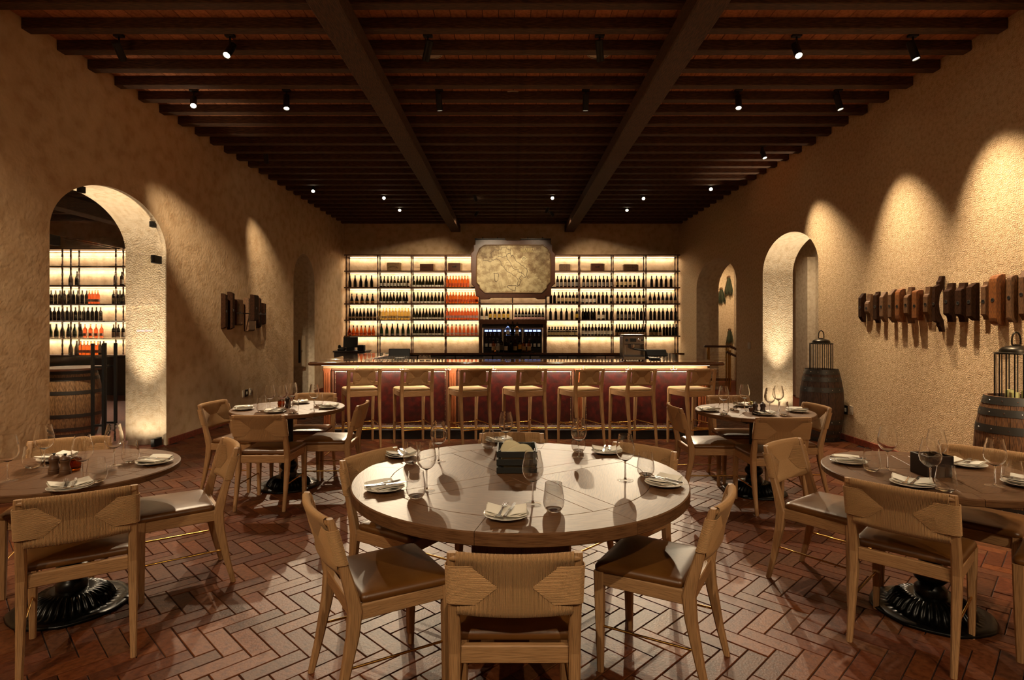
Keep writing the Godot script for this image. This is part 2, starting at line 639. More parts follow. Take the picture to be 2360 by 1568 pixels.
func ceiling_spot(mount: Vector3, to: Vector3, energy: float, angle: float, label: String, drop := 0.15) -> void:
	var t := thing("ceiling_spotlight", label, "spotlight", mount, 0.0, "ceiling spotlights")
	var joint := Vector3(0, -drop, 0)
	var dir := (to - mount - joint).normalized()
	var b := Basis.looking_at(dir, Vector3.UP if absf(dir.y) < 0.98 else Vector3.RIGHT) * Basis(Vector3.RIGHT, -PI / 2)  # local +Y along the beam
	obj("mounting_plate", MB.new().box(Vector3(0, -0.012, 0), Vector3(0.09, 0.024, 0.05), 0.003), M.matte_black, t)
	obj("stem", MB.new().tube(PackedVector3Array([Vector3(0, -0.02, 0), joint]), 0.009, 8), M.matte_black, t)
	var side := dir.cross(Vector3.UP).normalized() * 0.0
	var c := joint + side
	var prof := PackedVector2Array([Vector2(0, -0.09), Vector2(0.030, -0.09), Vector2(0.036, -0.084), Vector2(0.036, 0.10), Vector2(0.034, 0.102), Vector2(0.031, 0.10), Vector2(0.031, 0.088)])
	obj("housing", MB.new().lathe(prof, 20, c, b), M.matte_black, t)
	obj("lamp_lens", MB.new().lathe(PackedVector2Array([Vector2(0.031, 0.090), Vector2(0.0, 0.0905)]), 20, c, b), M.lens, t)
	spot(c + mount + dir * 0.106, to, energy, angle, 1.0, t, 0.028).position = c + dir * 0.106


func room_lights() -> void:
	var k := 1.0
	track_light(274, 5.58, Vector3(WL, 1.7, -9.5), 16 * k, 14, "black spotlight aimed at the dark blocks on the smooth wall")
	track_light(530, 5.58, Vector3(-2.9, 0.7, -3.0), 7 * k, 30, "black spotlight over the glass-door table, lens towards that table")
	track_light(986, 5.58, Vector3(-2.0, 0.8, -7.5), 8 * k, 24, "black spotlight between the girders aimed at the stools by the till")
	track_light(1382, 5.58, Vector3(1.5, 0.8, -7.5), 4 * k, 26, "black spotlight between the girders aimed at the stools by the espresso machine")
	track_light(1836, 5.58, Vector3(2.5, 0.7, -3.2), 6 * k, 28, "black spotlight over the table beside the riveted barrel")
	track_light(2104, 5.58, Vector3(WR, 1.0, -5.0), 13 * k, 28, "black spotlight grazing the wall above the riveted barrel")
	track_light(446, 6.87, Vector3(-2.2, 0.6, -3.8), 7 * k, 24, "black spotlight by the smooth wall, lens towards the glass-door table")
	track_light(660, 6.87, Vector3(-2.15, 0.75, -5.7), 6 * k, 26, "black spotlight above the table by the wall sockets")
	track_light(1012, 6.87, Vector3(-0.6, 0.8, -7.7), 4 * k, 30, "black spotlight between the girders pointing down before the bar")
	track_light(1350, 6.87, Vector3(0.9, 0.8, -7.7), 4 * k, 30, "black spotlight between the girders pointing down at the bar stools")
	track_light(1702, 6.87, Vector3(2.2, 0.75, -5.4), 6 * k, 26, "black spotlight above the table by the lit arch")
	track_light(1932, 6.87, Vector3(WR, 0.9, -6.4), 11 * k, 27, "black spotlight grazing the row of wooden blocks")
	track_light(613, 9.2, Vector3(WL, 1.4, -11.3), 6 * k, 21, "black spotlight by the narrow niche", 0.12)
	track_light(1758, 9.0, Vector3(WR, 0.9, -7.7), 11 * k, 27, "black spotlight grazing the wall above the far barrel", 0.12)
	track_light(722, 11.4, Vector3(-2.4, 0.6, -6.2), 20 * k, 15, "black spotlight by the wall near the till, lens facing the tables", 0.12)
	track_light(884, 12.1, Vector3(-0.15, 0.76, -3.8), 17 * k, 9, "black spotlight above the bar aimed at the large table", 0.12)
	track_light(1273, 12.1, Vector3(0.5, 0.76, -3.7), 14 * k, 9, "black spotlight above the bar beside the girder, lens facing the large table", 0.12)
	track_light(1482, 12.1, Vector3(2.1, 0.7, -5.6), 20 * k, 12, "black spotlight above the espresso machine facing the tables", 0.12)
	track_light(1637, 11.3, Vector3(2.4, 0.7, -3.8), 16 * k, 11, "black spotlight near the wall past the espresso machine", 0.12)
	track_light(1095, 12.1, Vector3(-0.3, 2.8, -15.1), 8 * k, 22, "black spotlight between the girders aimed at the carved map", 0.12)
	track_light(1262, 13.4, Vector3(0.35, 2.9, -15.1), 2 * k, 30, "small black spotlight close above the carved map", 0.1)
	track_light(921, 13.4, Vector3(-1.4, 0.75, -7.5), 34 * k, 17, "small black spotlight above the till end of the bar", 0.1)
	track_light(1445, 13.4, Vector3(1.5, 0.75, -7.5), 34 * k, 17, "small black spotlight above the far end of the bar", 0.1)
	track_light(1100, 13.8, Vector3(-2.6, 1.9, -15.2), 4 * k, 46, "small black spotlight facing the shelves at the till end", 0.1)
	track_light(1270, 13.8, Vector3(2.7, 1.9, -15.2), 4 * k, 46, "small black spotlight facing the shelves past the map", 0.1)
	# the part of the room behind the camera
	ceiling_spot(Vector3(-1.7, TILE, 1.6), Vector3(-0.4, 0.75, -2.1), 8 * k, 26, "black spotlight at the camera end of the room beside the first girder")
	ceiling_spot(Vector3(1.9, TILE, 1.6), Vector3(0.6, 0.75, -2.1), 7 * k, 26, "black spotlight at the camera end of the room beside the second girder")
	ceiling_spot(Vector3(3.9, TILE, -2.3), Vector3(WR, 1.3, -3.2), 10 * k, 40, "black spotlight grazing the rough wall near the camera")
	ceiling_spot(Vector3(-3.6, TILE, -2.3), Vector3(WL, 1.6, -3.6), 9 * k, 44, "black spotlight grazing the smooth wall near the camera")
	ceiling_spot(Vector3(2.9, TILE, 1.6), Vector3(WR, 1.8, -0.4), 12 * k, 55, "added unseen fill light brightening the rough wall at the camera end")  # added fill lamp out of view, raises the ambient light on the walls
	ceiling_spot(Vector3(-2.9, TILE, 1.6), Vector3(WL, 1.8, -0.4), 12 * k, 55, "added unseen fill light brightening the smooth wall at the camera end")  # its added twin, filling the opposite wall from out of view


# ---------------------------------------------------------------- floor
func brick_colour() -> Color:
	var base: Color = [Color(0.150, 0.046, 0.017), Color(0.124, 0.037, 0.015), Color(0.168, 0.057, 0.022), Color(0.102, 0.035, 0.016), Color(0.137, 0.052, 0.022)][rng.randi() % 5]
	return base * rng.randf_range(0.85, 1.15)


func brick(mb: MB, at: Vector3, lx: float, lz: float, turn: Basis) -> void:
	var bv := 0.0025
	var dy := rng.randf_range(-0.0015, 0.0012)
	var tilt := Basis(Vector3(rng.randf_range(-1, 1), 0, rng.randf_range(-1, 1)).normalized(), rng.randf_range(0, 0.006))
	var b := turn * tilt
	var q := []
	for s in [[-1, -1], [1, -1], [1, 1], [-1, 1]]:
		q.append([at + b * Vector3(s[0] * (lx / 2 - bv), dy, s[1] * (lz / 2 - bv)), at + b * Vector3(s[0] * lx / 2, dy - bv, s[1] * lz / 2), at + b * Vector3(s[0] * lx / 2, -0.03, s[1] * lz / 2)])
	mb.tint(brick_colour())
	mb.quad(q[3][0], q[2][0], q[1][0], q[0][0])
	for i in 4:
		var j := (i + 1) % 4
		mb.quad(q[i][0], q[j][0], q[j][1], q[i][1])
		mb.quad(q[i][1], q[j][1], q[j][2], q[i][2])


func build_floor() -> void:
	var f := struct("floor", "herringbone floor of sealed terracotta bricks")
	obj("mortar_bed", MB.new().box(Vector3(0.04, -0.107, -5.7), Vector3(9.1, 0.2, 19.9)), M.mortar, f)
	var w := 0.095
	var l := 0.285
	var gap := 0.005
	var turn := Basis(Vector3.UP, PI / 4)
	var spots := []
	# herringbone: each row steps by one width, bricks alternate lying along x and along z of the turned grid
	for j in range(-160, 161):
		for k in range(-60, 61):
			var x0 := j * w + k * 2.0 * l / 3.0 * 3.0 / 1.0 * 0.0
			x0 = j * w + k * 6.0 * w
			var z0 := j * w
			spots.append([Vector3(x0 + l / 2, 0, z0 + w / 2), true])
			spots.append([Vector3(x0 + l + w / 2, 0, z0 + w - l / 2 + 0.0), false])
	var keep := []
	for s in spots:
		var p: Vector3 = turn * s[0] + Vector3(0, 0, -7.0)
		if p.x > WL + 0.02 and p.x < WR - 0.02 and p.z < -1.6 and p.z > -15.4:
			if p.z < -8.3 and p.x > -2.3 and p.x < 2.3:
				continue
			keep.append([p.x * p.x * 0.15 + absf(p.z), p, s[1]])
	keep.sort_custom(func(a, b): return a[0] < b[0])
	var rest := MB.new()
	var made := 0
	for s in keep:
		var lx := (l if s[2] else w) - gap
		var lz := (w if s[2] else l) - gap
		var seen: Vector3 = s[1]
		var inside: bool = absf(seen.x) < -seen.z * 0.9 and seen.z < -2.45
		if inside and made < 300:
			made += 1
			var mb := MB.new()
			brick(mb, Vector3.ZERO, lx, lz, turn)
			var o := obj("brick", mb, M.brick, f)
			o.position = seen
		else:
			brick(rest, seen, lx, lz, turn)
	obj("brick_field", rest, M.brick, f).set_meta("kind", "stuff")
	for run in [["baseboard_left", WL + 0.007, [[ZF, -5.56], [-7.54, -11.88], [-13.2, ZB]]], ["baseboard_right", WR - 0.007, [[ZF, -8.5], [-10.42, -11.6], [-14.12, ZB]]]]:
		var mb := MB.new()
		for s in run[2]:
			var len: float = s[0] - s[1]
			var n := int(len / 0.30)
			for i in n:
				var z0: float = s[0] - len * i / n
				mb.box(Vector3(run[1], 0.041, z0 - len / n / 2), Vector3(0.018, 0.084, len / n - 0.004), 0.003)
		slab(run[0], mb, M.skirting, "low terracotta skirting along the wall")


# ---------------------------------------------------------------- ceiling
func build_ceiling() -> void:
	var c := struct("ceiling", "dark timber ceiling with terracotta tiles between the joists")
	obj("deck", MB.new().box(Vector3(0.04, TILE + 0.12, -5.7), Vector3(9.1, 0.2, 19.9)), M.mortar, c)
	var width := WR - WL
	var joist := MB.new().box(Vector3.ZERO, Vector3(width, 0.102, 0.11), 0.006).mesh()
	var step := 0.4142
	var tiles := MB.new()
	var made := 0
	for k in range(-23, 26):
		var d := 5.27 + step * k
		if d + 0.11 > -ZB:
			continue
		var o := inst("joist", joist, M.joist_x_w, c)
		o.position = Vector3((WL + WR) / 2, JOIST + 0.051, -(d + 0.055))
		var n := 62
		for i in n:
			var w := width / n
			var at := Vector3(WL + w * (i + 0.5), TILE + 0.012, -(d + 0.11 + (step - 0.11) / 2))
			var hue := Color(0.55, 0.22, 0.095) * rng.randf_range(0.75, 1.2)
			if k >= 0 and k <= 4 and made < 300 and absf(at.x) < 0.86 * (d + 0.3):
				made += 1
				obj("tile", MB.new().tint(hue).box(Vector3.ZERO, Vector3(w - 0.006, 0.022, step - 0.07), 0.002), M.roof_tile, c).position = at
			else:
				tiles.tint(hue).box(at, Vector3(w - 0.006, 0.022, step - 0.07))
	obj("tile_field", tiles, M.roof_tile, c).set_meta("kind", "stuff")
	for x in [[-1.60, -1.345], [1.465, 1.725]]:
		obj("girder", MB.new().box(Vector3((x[0] + x[1]) / 2, 4.18, (ZB + ZF) / 2 - 0.02), Vector3(x[1] - x[0], 0.185, ZF - ZB - 0.06), 0.012), M.joist_z_w, c)


# ---------------------------------------------------------------- walls
func arch_point(o: Array, t: float) -> Vector2:  # t 0..1 along the arch from the far springing to the near one; (depth, height)
	var a := PI * t
	return Vector2((o[0] + o[1]) / 2 - (o[1] - o[0]) / 2 * cos(a), o[2] + o[3] * sin(a))


func facing(mb: MB, a: Vector3, b: Vector3, d: Vector3, e: Vector3, nn: Vector3) -> void:
	if (b - a).cross(d - a).dot(nn) < 0.0:
		mb.quad(e, d, b, a)
	else:
		mb.quad(a, b, d, e)


# a wall across x with arched openings [near depth, far depth, springing, rise]
func arch_wall(called: String, x: float, thick: float, openings: Array, from_z: float, to_z: float, m: Material, label: String) -> void:
	var w := struct(called, label)
	var mb := MB.new()
	var inner := MB.new()
	var high := 4.62
	var out := Vector3(-signf(thick), 0, 0)
	for side in [[x, out], [x + thick, -out]]:
		var sx: float = side[0]
		var d := -from_z
		for o in openings + [[-to_z, -to_z, 0, 0]]:
			facing(mb, Vector3(sx, 0, -d), Vector3(sx, 0, -o[0]), Vector3(sx, high, -o[0]), Vector3(sx, high, -d), side[1])
			if o[2] > 0:
				for i in 28:
					var p := arch_point(o, i / 28.0)
					var q := arch_point(o, (i + 1) / 28.0)
					facing(mb, Vector3(sx, p.y, -p.x), Vector3(sx, q.y, -q.x), Vector3(sx, high, -q.x), Vector3(sx, high, -p.x), side[1])
			d = o[1]
	facing(mb, Vector3(x, high, from_z), Vector3(x + thick, high, from_z), Vector3(x + thick, high, to_z), Vector3(x, high, to_z), Vector3.UP)
	facing(mb, Vector3(x, 0, from_z), Vector3(x + thick, 0, from_z), Vector3(x + thick, high, from_z), Vector3(x, high, from_z), Vector3.BACK)
	facing(mb, Vector3(x, 0, to_z), Vector3(x + thick, 0, to_z), Vector3(x + thick, high, to_z), Vector3(x, high, to_z), Vector3.FORWARD)
	obj("wall_face", mb, m, w)
	for o in openings:
		inner = MB.new()
		for e in [[o[0], Vector3.FORWARD], [o[1], Vector3.BACK]]:
			facing(inner, Vector3(x, 0, -e[0]), Vector3(x + thick, 0, -e[0]), Vector3(x + thick, o[2], -e[0]), Vector3(x, o[2], -e[0]), e[1])
		for i in 28:
			var p := arch_point(o, i / 28.0)
			var q := arch_point(o, (i + 1) / 28.0)
			var mid := Vector3(0, o[2], -(o[0] + o[1]) / 2)
			var n0 := (mid - Vector3(0, p.y, -p.x)).normalized()
			var n1 := (mid - Vector3(0, q.y, -q.x)).normalized()
			var e := [Vector3(x, p.y, -p.x), Vector3(x + thick, p.y, -p.x), Vector3(x + thick, q.y, -q.x), Vector3(x, q.y, -q.x)]
			if (e[1] - e[0]).cross(e[2] - e[0]).dot(n0) > 0.0:
				inner.squad(e[0], e[1], e[2], e[3], n0, n0, n1, n1)
			else:
				inner.squad(e[3], e[2], e[1], e[0], n1, n1, n0, n0)
		obj("arch_reveal", inner, M.pale_plaster, w)


const GLASS_ARCH := [5.60, 7.50, 2.50, 0.61]
const NICHE := [11.90, 13.18, 2.50, 0.61]
const LIT_ARCH := [8.52, 10.40, 2.48, 0.60]
const STAIR_ARCH := [11.62, 14.10, 2.45, 0.60]

func build_walls() -> void:
	arch_wall("wall_left", WL, -0.53, [GLASS_ARCH, NICHE], ZF, ZB, M.plaster, "smooth tan plaster wall with a glazed arch and a narrow niche")
	arch_wall("wall_right", WR, 0.54, [LIT_ARCH, STAIR_ARCH], ZF, ZB, M.plaster_rough, "rough tan plaster wall with two open arches")
	slab("wall_back", MB.new().box(Vector3(0.04, 2.31, ZB - 0.15), Vector3(9.02, 4.62, 0.3)), M.plaster, "tan plaster wall behind the bottle shelves")
	slab("wall_front", MB.new().box(Vector3(0.04, 2.31, ZF + 0.15), Vector3(9.3, 4.62, 0.3)), M.plaster, "tan plaster wall at the camera end")
	# closed back of the narrow niche
	slab("wall_niche", MB.new().box(Vector3(WL - 0.60, 2.31, -12.5), Vector3(0.12, 4.62, 2.2)), M.pale_plaster, "pale back of the narrow niche")
	# floor uplights in the two big arches
	for a in [[Vector3(WL - 0.24, 0.008, -7.18), Vector3(WL - 0.26, 2.6, -7.20), 15.0, "round floor uplight at the foot of the glazed arch"], [Vector3(WR + 0.27, 0.0, -10.08), Vector3(WR + 0.27, 2.6, -10.10), 13.0, "round floor uplight at the foot of the open lit arch"]]:
		var t := thing("floor_uplight", a[3], "uplight", a[0])
		obj("trim_ring", MB.new().lathe(PackedVector2Array([Vector2(0.038, 0.0), Vector2(0.055, 0.0), Vector2(0.055, 0.006), Vector2(0.04, 0.008), Vector2(0.038, 0.004)]), 24), M.steel, t)
		obj("lamp_lens", MB.new().lathe(PackedVector2Array([Vector2(0.038, 0.004), Vector2(0, 0.005)]), 20), M.lens, t)
		spot(a[0] + Vector3(0, 0.02, 0), a[1], a[2], 23, 1.0, t, 0.03).position = Vector3(0, 0.02, 0)
		spot(a[0] + Vector3(0, 0.02, 0), a[1], 0.35, 84, 0.6, t, 0.03).position = Vector3(0, 0.02, 0)


# ---------------------------------------------------------------- bar
const BAR_Z := -7.95
const BAR_Y := 1.07

func build_bar() -> void:
	var b := thing("bar", "panelled bar front of studded red leather between wooden pilasters", "bar", Vector3(0.07, 0, BAR_Z))
	b.position = Vector3(0, 0, BAR_Z)
	obj("core", MB.new().box(Vector3(0.07, 0.56, -0.20), Vector3(5.26, 0.92, 0.36)), M.dark_wood_x, b)
	obj("plinth", MB.new().box(Vector3(0.07, 0.055, -0.16), Vector3(5.3, 0.11, 0.42), 0.004), M.plinth, b)
	obj("ledge", MB.new().box(Vector3(0.07, 0.125, 0.012), Vector3(5.34, 0.03, 0.10), 0.008), M.dark_wood_x, b)
	obj("foot_rail", MB.new().tube(PackedVector3Array([Vector3(-2.58, 0.150, 0.045), Vector3(2.73, 0.150, 0.045)]), 0.0125, 12), M.brass, b)
	obj("top_rail", MB.new().box(Vector3(0.07, 0.995, 0.0), Vector3(5.28, 0.055, 0.05), 0.004), M.oak_x, b)
	for x in [[-2.575, -2.457], [-0.849, -0.729], [0.879, 0.998], [2.565, 2.715]]:
		var w: float = x[1] - x[0]
		var cx: float = (x[0] + x[1]) / 2
		var ring := []
		for e in [[0.14, 0.0], [0.19, 0.0], [0.20, 0.012], [0.93, 0.012], [0.945, 0.0], [0.968, 0.0]]:
			ring.append(MB.ring8(Vector3(cx, e[0], 0.02), w - e[1] * 2, 0.06, 0.012))
		var p := obj("pilaster", MB.new().loft(ring), M.bar_wood_y, b)
		var fl := MB.new()
		for i in 3:
			fl.tube(PackedVector3Array([Vector3(cx + (i - 1) * w * 0.24, 0.22, 0.048), Vector3(cx + (i - 1) * w * 0.24, 0.91, 0.048)]), w * 0.09, 8)
		obj("reeding", fl, M.bar_wood_y, p)
	for x in [[-2.457, -0.849], [-0.729, 0.879], [0.998, 2.565]]:
		var w: float = x[1] - x[0]
		var cx: float = (x[0] + x[1]) / 2
		var y0 := 0.15
		var y1 := 0.968
		var f := 0.032
		var rows := []
		for j in 9:
			var row := PackedVector3Array()
			for i in 17:
				var s := i / 16.0
				var t := j / 8.0
				var puff := 0.012 * pow(maxf(0.0, sin(PI * s)), 0.3) * pow(maxf(0.0, sin(PI * t)), 0.3)
				row.append(Vector3(x[0] + f + (w - 2 * f) * s, y0 + f + (y1 - y0 - 2 * f) * t, -0.012 + puff))
			rows.append(row)
		var panel := obj("leather_panel", MB.new().sheet(rows), M.red_leather, b)
		var fr := MB.new()
		for e in [[Vector3(cx, y1 - f / 2, 0.008), Vector3(w, f, 0.05)], [Vector3(cx, y0 + f / 2, 0.008), Vector3(w, f, 0.05)], [Vector3(x[0] + f / 2, (y0 + y1) / 2, 0.008), Vector3(f, y1 - y0 - 2 * f, 0.05)], [Vector3(x[1] - f / 2, (y0 + y1) / 2, 0.008), Vector3(f, y1 - y0 - 2 * f, 0.05)]]:
			fr.box(e[0], e[1], 0.009)
		obj("moulding", fr, M.walnut_x, b)
		var nails := MB.new()
		var dome := PackedVector2Array([Vector2(0.0062, 0), Vector2(0.005, 0.003), Vector2(0, 0.0045)])
		var turn := Basis(Vector3.RIGHT, PI / 2)
		var step := 0.0185
		var nx := int((w - 2 * f - 0.03) / step)
		var ny := int((y1 - y0 - 2 * f - 0.03) / step)
		for i in nx + 1:
			var px_: float = x[0] + f + 0.015 + (w - 2 * f - 0.03) * i / nx
			nails.lathe(dome, 6, Vector3(px_, y1 - f - 0.015, 0.0), turn)
			nails.lathe(dome, 6, Vector3(px_, y0 + f + 0.015, 0.0), turn)
		for j in range(1, ny):
			var py_ := y0 + f + 0.015 + (y1 - y0 - 2 * f - 0.03) * j / ny
			nails.lathe(dome, 6, Vector3(x[0] + f + 0.015, py_, 0.0), turn)
			nails.lathe(dome, 6, Vector3(x[1] - f - 0.015, py_, 0.0), turn)
		obj("nail_heads", nails, M.nail, panel).set_meta("kind", "stuff")
	for i in 8:
		var x := ((825.0 + 103.9 * i) - PX) * 7.85 / FOCAL
		var h := MB.new()
		h.tube(PackedVector3Array([Vector3(x, 1.02, 0.10), Vector3(x, 0.972, 0.10)]), 0.004, 6)
		for s in [-1, 1]:
			var pts := PackedVector3Array()
			for k in 7:
				var a := PI * k / 6.0
				pts.append(Vector3(x + s * (0.022 - 0.022 * cos(a)), 0.975 - 0.022 * sin(a), 0.10))
			h.tube(pts, 0.0035, 6)
		obj("bag_hook", h, M.steel, b)
	# wing bodies going back from both ends
	for x in [-2.37, 2.50]:
		obj("wing_body", MB.new().box(Vector3(x, 0.50, -1.45), Vector3(0.38, 1.0, 2.10)), M.dark_wood_y, b)

	var c := thing("bar_counter", "long polished dark wooden bar counter with rounded edge", "counter", Vector3(0.08, BAR_Y, -8.0))
	c.position = Vector3(0, BAR_Y, 0)
	var x0 := -2.695
	var x1 := 2.857
	obj("worktop", bullnose(Vector3(x0, 0, -8.38), Vector3(x1, 0, -7.66), 0.046), M.bar_top_x, c)
	obj("worktop_wing", bullnose(Vector3(x0, 0, -10.5), Vector3(-2.06, 0, -8.385), 0.046), M.bar_top_x, c)
	obj("worktop_wing", bullnose(Vector3(2.22, 0, -10.6), Vector3(x1, 0, -8.385), 0.046), M.bar_top_x, c)
	obj("led_strip", MB.new().box(Vector3(0.07, -0.05, -7.74), Vector3(5.2, 0.006, 0.012)), M.led, c)
	area(Vector3(0.07, BAR_Y - 0.058, -7.74), Vector3(0.07, BAR_Y - 0.5, -8.0), Vector2(5.2, 0.02), 3.6, LED, self)


func bullnose(lo: Vector3, hi: Vector3, thick: float) -> MB:
	var mb := MB.new()
	var rings := []
	var r := thick / 2
	for k in 7:
		var a := -PI / 2 + PI * k / 6.0
		var out := r * cos(a) - r
		var y := -r + r * sin(a)
		rings.append(MB.ring8(Vector3((lo.x + hi.x) / 2, y, (lo.z + hi.z) / 2), hi.x - lo.x + out * 2, hi.z - lo.z + out * 2, 0.02))
	mb.loft(rings, true)
	return mb


# ---------------------------------------------------------------- bottle shelves behind the bar
const SHELF_Z := -15.15
const LEVELS := [3.43, 3.008, 2.575, 2.147, 1.72, 1.30, 0.866]
const COLUMNS := [-4.30, -3.48, -2.60, -1.71, -0.81, 0.945, 1.823, 2.70, 3.565, 4.40]

func build_shelving() -> void:
	var s := thing("bottle_shelving", "wall of dark wooden bottle shelves with turned posts", "shelving", Vector3(0, 0.866, -15.35))
	s.position = Vector3(0, 0, 0)
	for k in 6:
		var y: float = LEVELS[k]
		var th := 0.03
		var runs := [[-4.36, -0.80], [0.935, 4.46]] if k in [4, 5] else [[-4.36, 4.46]]
		for r in runs:
			obj("shelf_board", MB.new().box(Vector3((r[0] + r[1]) / 2, y - th / 2, -15.36), Vector3(r[1] - r[0], th, 0.44), 0.003), M.walnut_x, s)
			obj("led_strip", MB.new().box(Vector3((r[0] + r[1]) / 2, y - th - 0.004, -15.53), Vector3(r[1] - r[0] - 0.06, 0.007, 0.02)), M.led, s)
			area(Vector3((r[0] + r[1]) / 2, y - th - 0.012, -15.53), Vector3((r[0] + r[1]) / 2, y - th - 0.5, -15.57), Vector2(r[1] - r[0] - 0.06, 0.03), 2.6 * (r[1] - r[0]) / 8.8)
	# one post profile between two shelves, repeated
	var prof := PackedVector2Array()
	for q in [[0.020, 0.0], [0.020, 0.06], [0.011, 0.07], [0.016, 0.085], [0.011, 0.10], [0.013, 0.13], [0.019, 0.20], [0.013, 0.27], [0.011, 0.30], [0.016, 0.315], [0.011, 0.33], [0.020, 0.345], [0.020, 0.398]]:
		prof.append(Vector2(q[0], q[1]))
	var spindle := MB.new().lathe(prof, 10).mesh()
	for x in COLUMNS:
		for z in [-15.16, -15.42]:
			var p := Node3D.new()
			p.name = "post"
			s.add_child(p, true)
			p.position = Vector3(x, 0, z)
			for k in range(1, 7):
				var o := inst("spindle", spindle, M.walnut_y, p)
				o.position.y = LEVELS[k]
				o.scale.y = (LEVELS[k - 1] - LEVELS[k] - 0.03) / 0.398
	obj("divider", MB.new().box(Vector3(0.06, 1.93, -15.18), Vector3(0.03, 0.40, 0.04), 0.003), M.walnut_y, s)
	obj("divider", MB.new().box(Vector3(0.06, 2.34, -15.18), Vector3(0.03, 0.36, 0.04), 0.003), M.walnut_y, s)

	var c := thing("back_counter", "long dark wooden back counter below the bottle shelves", "counter", Vector3(0, 0, 0))
	obj("body", MB.new().box(Vector3(0.05, 0.40, -15.25), Vector3(8.7, 0.80, 0.66)), M.dark_wood_x, c)
	obj("worktop", MB.new().box(Vector3(0.05, 0.838, -15.16), Vector3(8.8, 0.056, 0.86), 0.006), M.bar_top_x, c)
	for i in 9:
		var d := obj("fridge_door", MB.new().box(Vector3(-3.85 + i * 0.97, 0.42, -14.905), Vector3(0.94, 0.72, 0.03), 0.004), M.steel, c)
		obj("handle", MB.new().box(Vector3(-3.85 + i * 0.97, 0.755, -14.88), Vector3(0.5, 0.02, 0.03), 0.004), M.rubber, d)


# ---------------------------------------------------------------- tables
func plank_wedge(mb: MB, poly: PackedVector2Array, thick: float, local: Transform3D) -> void:  # poly in table plane (x, z)
	var p2 := PackedVector2Array()
	for q in poly:
		var r := local.affine_inverse() * Vector3(q.x, 0, q.y)
		p2.append(Vector2(r.x, -r.z))
	mb.prism(p2, thick, Transform3D(Basis(Vector3.RIGHT, -PI / 2), Vector3.ZERO), 0.0012)


# round top: rim segments, crossed planks and wedges, each a piece of its own
func table_top(t: Node3D, radius: float, thick: float, segments: int, turn: float, band: float) -> void:
	var inner := radius * 0.78
	var joint := 0.0011
	for k in segments:
		var a0 := turn + TAU * k / segments
		var a1 := turn + TAU * (k + 1) / segments
		var rows := []
		var n := 12
		var prof := [[inner + joint, -thick], [inner + joint, -0.001], [inner + joint + 0.001, 0.0], [radius - 0.005, 0.0], [radius, -0.005], [radius, -thick + 0.004], [radius - 0.004, -thick]]
		var mb := MB.new()
		var mid := (a0 + a1) / 2
		var rings := []
		var shift := joint / radius
		for i in n + 1:
			var a: float = lerpf(a0 + shift, a1 - shift, float(i) / n) - mid
			var ring := PackedVector3Array()
			for q in prof:
				ring.append(Vector3(sin(a) * q[0], q[1], -cos(a) * q[0]))
			rings.append(ring)
		mb.loft(rings)
		var o := obj("rim_segment", mb, M.table_x, t)
		o.position.y = TOP
		o.rotation.y = -mid
	var planks := [turn + PI / 4, turn + 3 * PI / 4]
	# the first plank runs through, the second is cut in two
	for k in 4:
		var a: float = turn + PI / 4 + k * PI / 2
		var local := Transform3D(Basis(Vector3.UP, -a), Vector3(0, TOP, 0))  # local x along the plank
		var poly := PackedVector2Array()
		var from := band / 2 if k % 2 == 1 else 0.0
		var r := inner - joint
		var h := asin(band / 2 / r)
		if k == 2:
			continue
		var pts := []
		for i in 5:
			var b := -h + 2 * h * i / 4.0
			pts.append(Vector2(r * cos(b), r * sin(b)))
		if k == 0:
			for i in 5:
				var b := PI - h + 2 * h * i / 4.0
				pts.append(Vector2(r * cos(b), r * sin(b)))
		else:
			pts.append(Vector2(from + joint, band / 2))
			pts.append(Vector2(from + joint, -band / 2))
		for p in pts:
			poly.append(Vector2(p.x, -p.y))
		var o := obj("plank", MB.new().prism(poly, thick, Transform3D(Basis(Vector3.RIGHT, -PI / 2), Vector3.ZERO), 0.0012), M.table_x, t)
		o.transform = local
	for k in 4:
		var a: float = turn + k * PI / 2 + PI / 2
		var local := Transform3D(Basis(Vector3.UP, -a), Vector3(0, TOP, 0))
		var e := band / 2 + joint * 2
		var r := inner - joint
		var poly := PackedVector2Array()
		var corner := e * sqrt(2.0)
		poly.append(Vector2(corner, 0))
		var b0 := PI / 4 - asin(e / r)
		for i in 11:
			var b := -b0 + 2 * b0 * i / 10.0
			poly.append(Vector2(r * cos(b), r * sin(b)))
		var mb := MB.new().prism(poly, thick, Transform3D(Basis(Vector3.RIGHT, -PI / 2), Vector3.ZERO), 0.0012)
		var o := obj("wedge", mb, M.table_z, t)
		o.transform = local


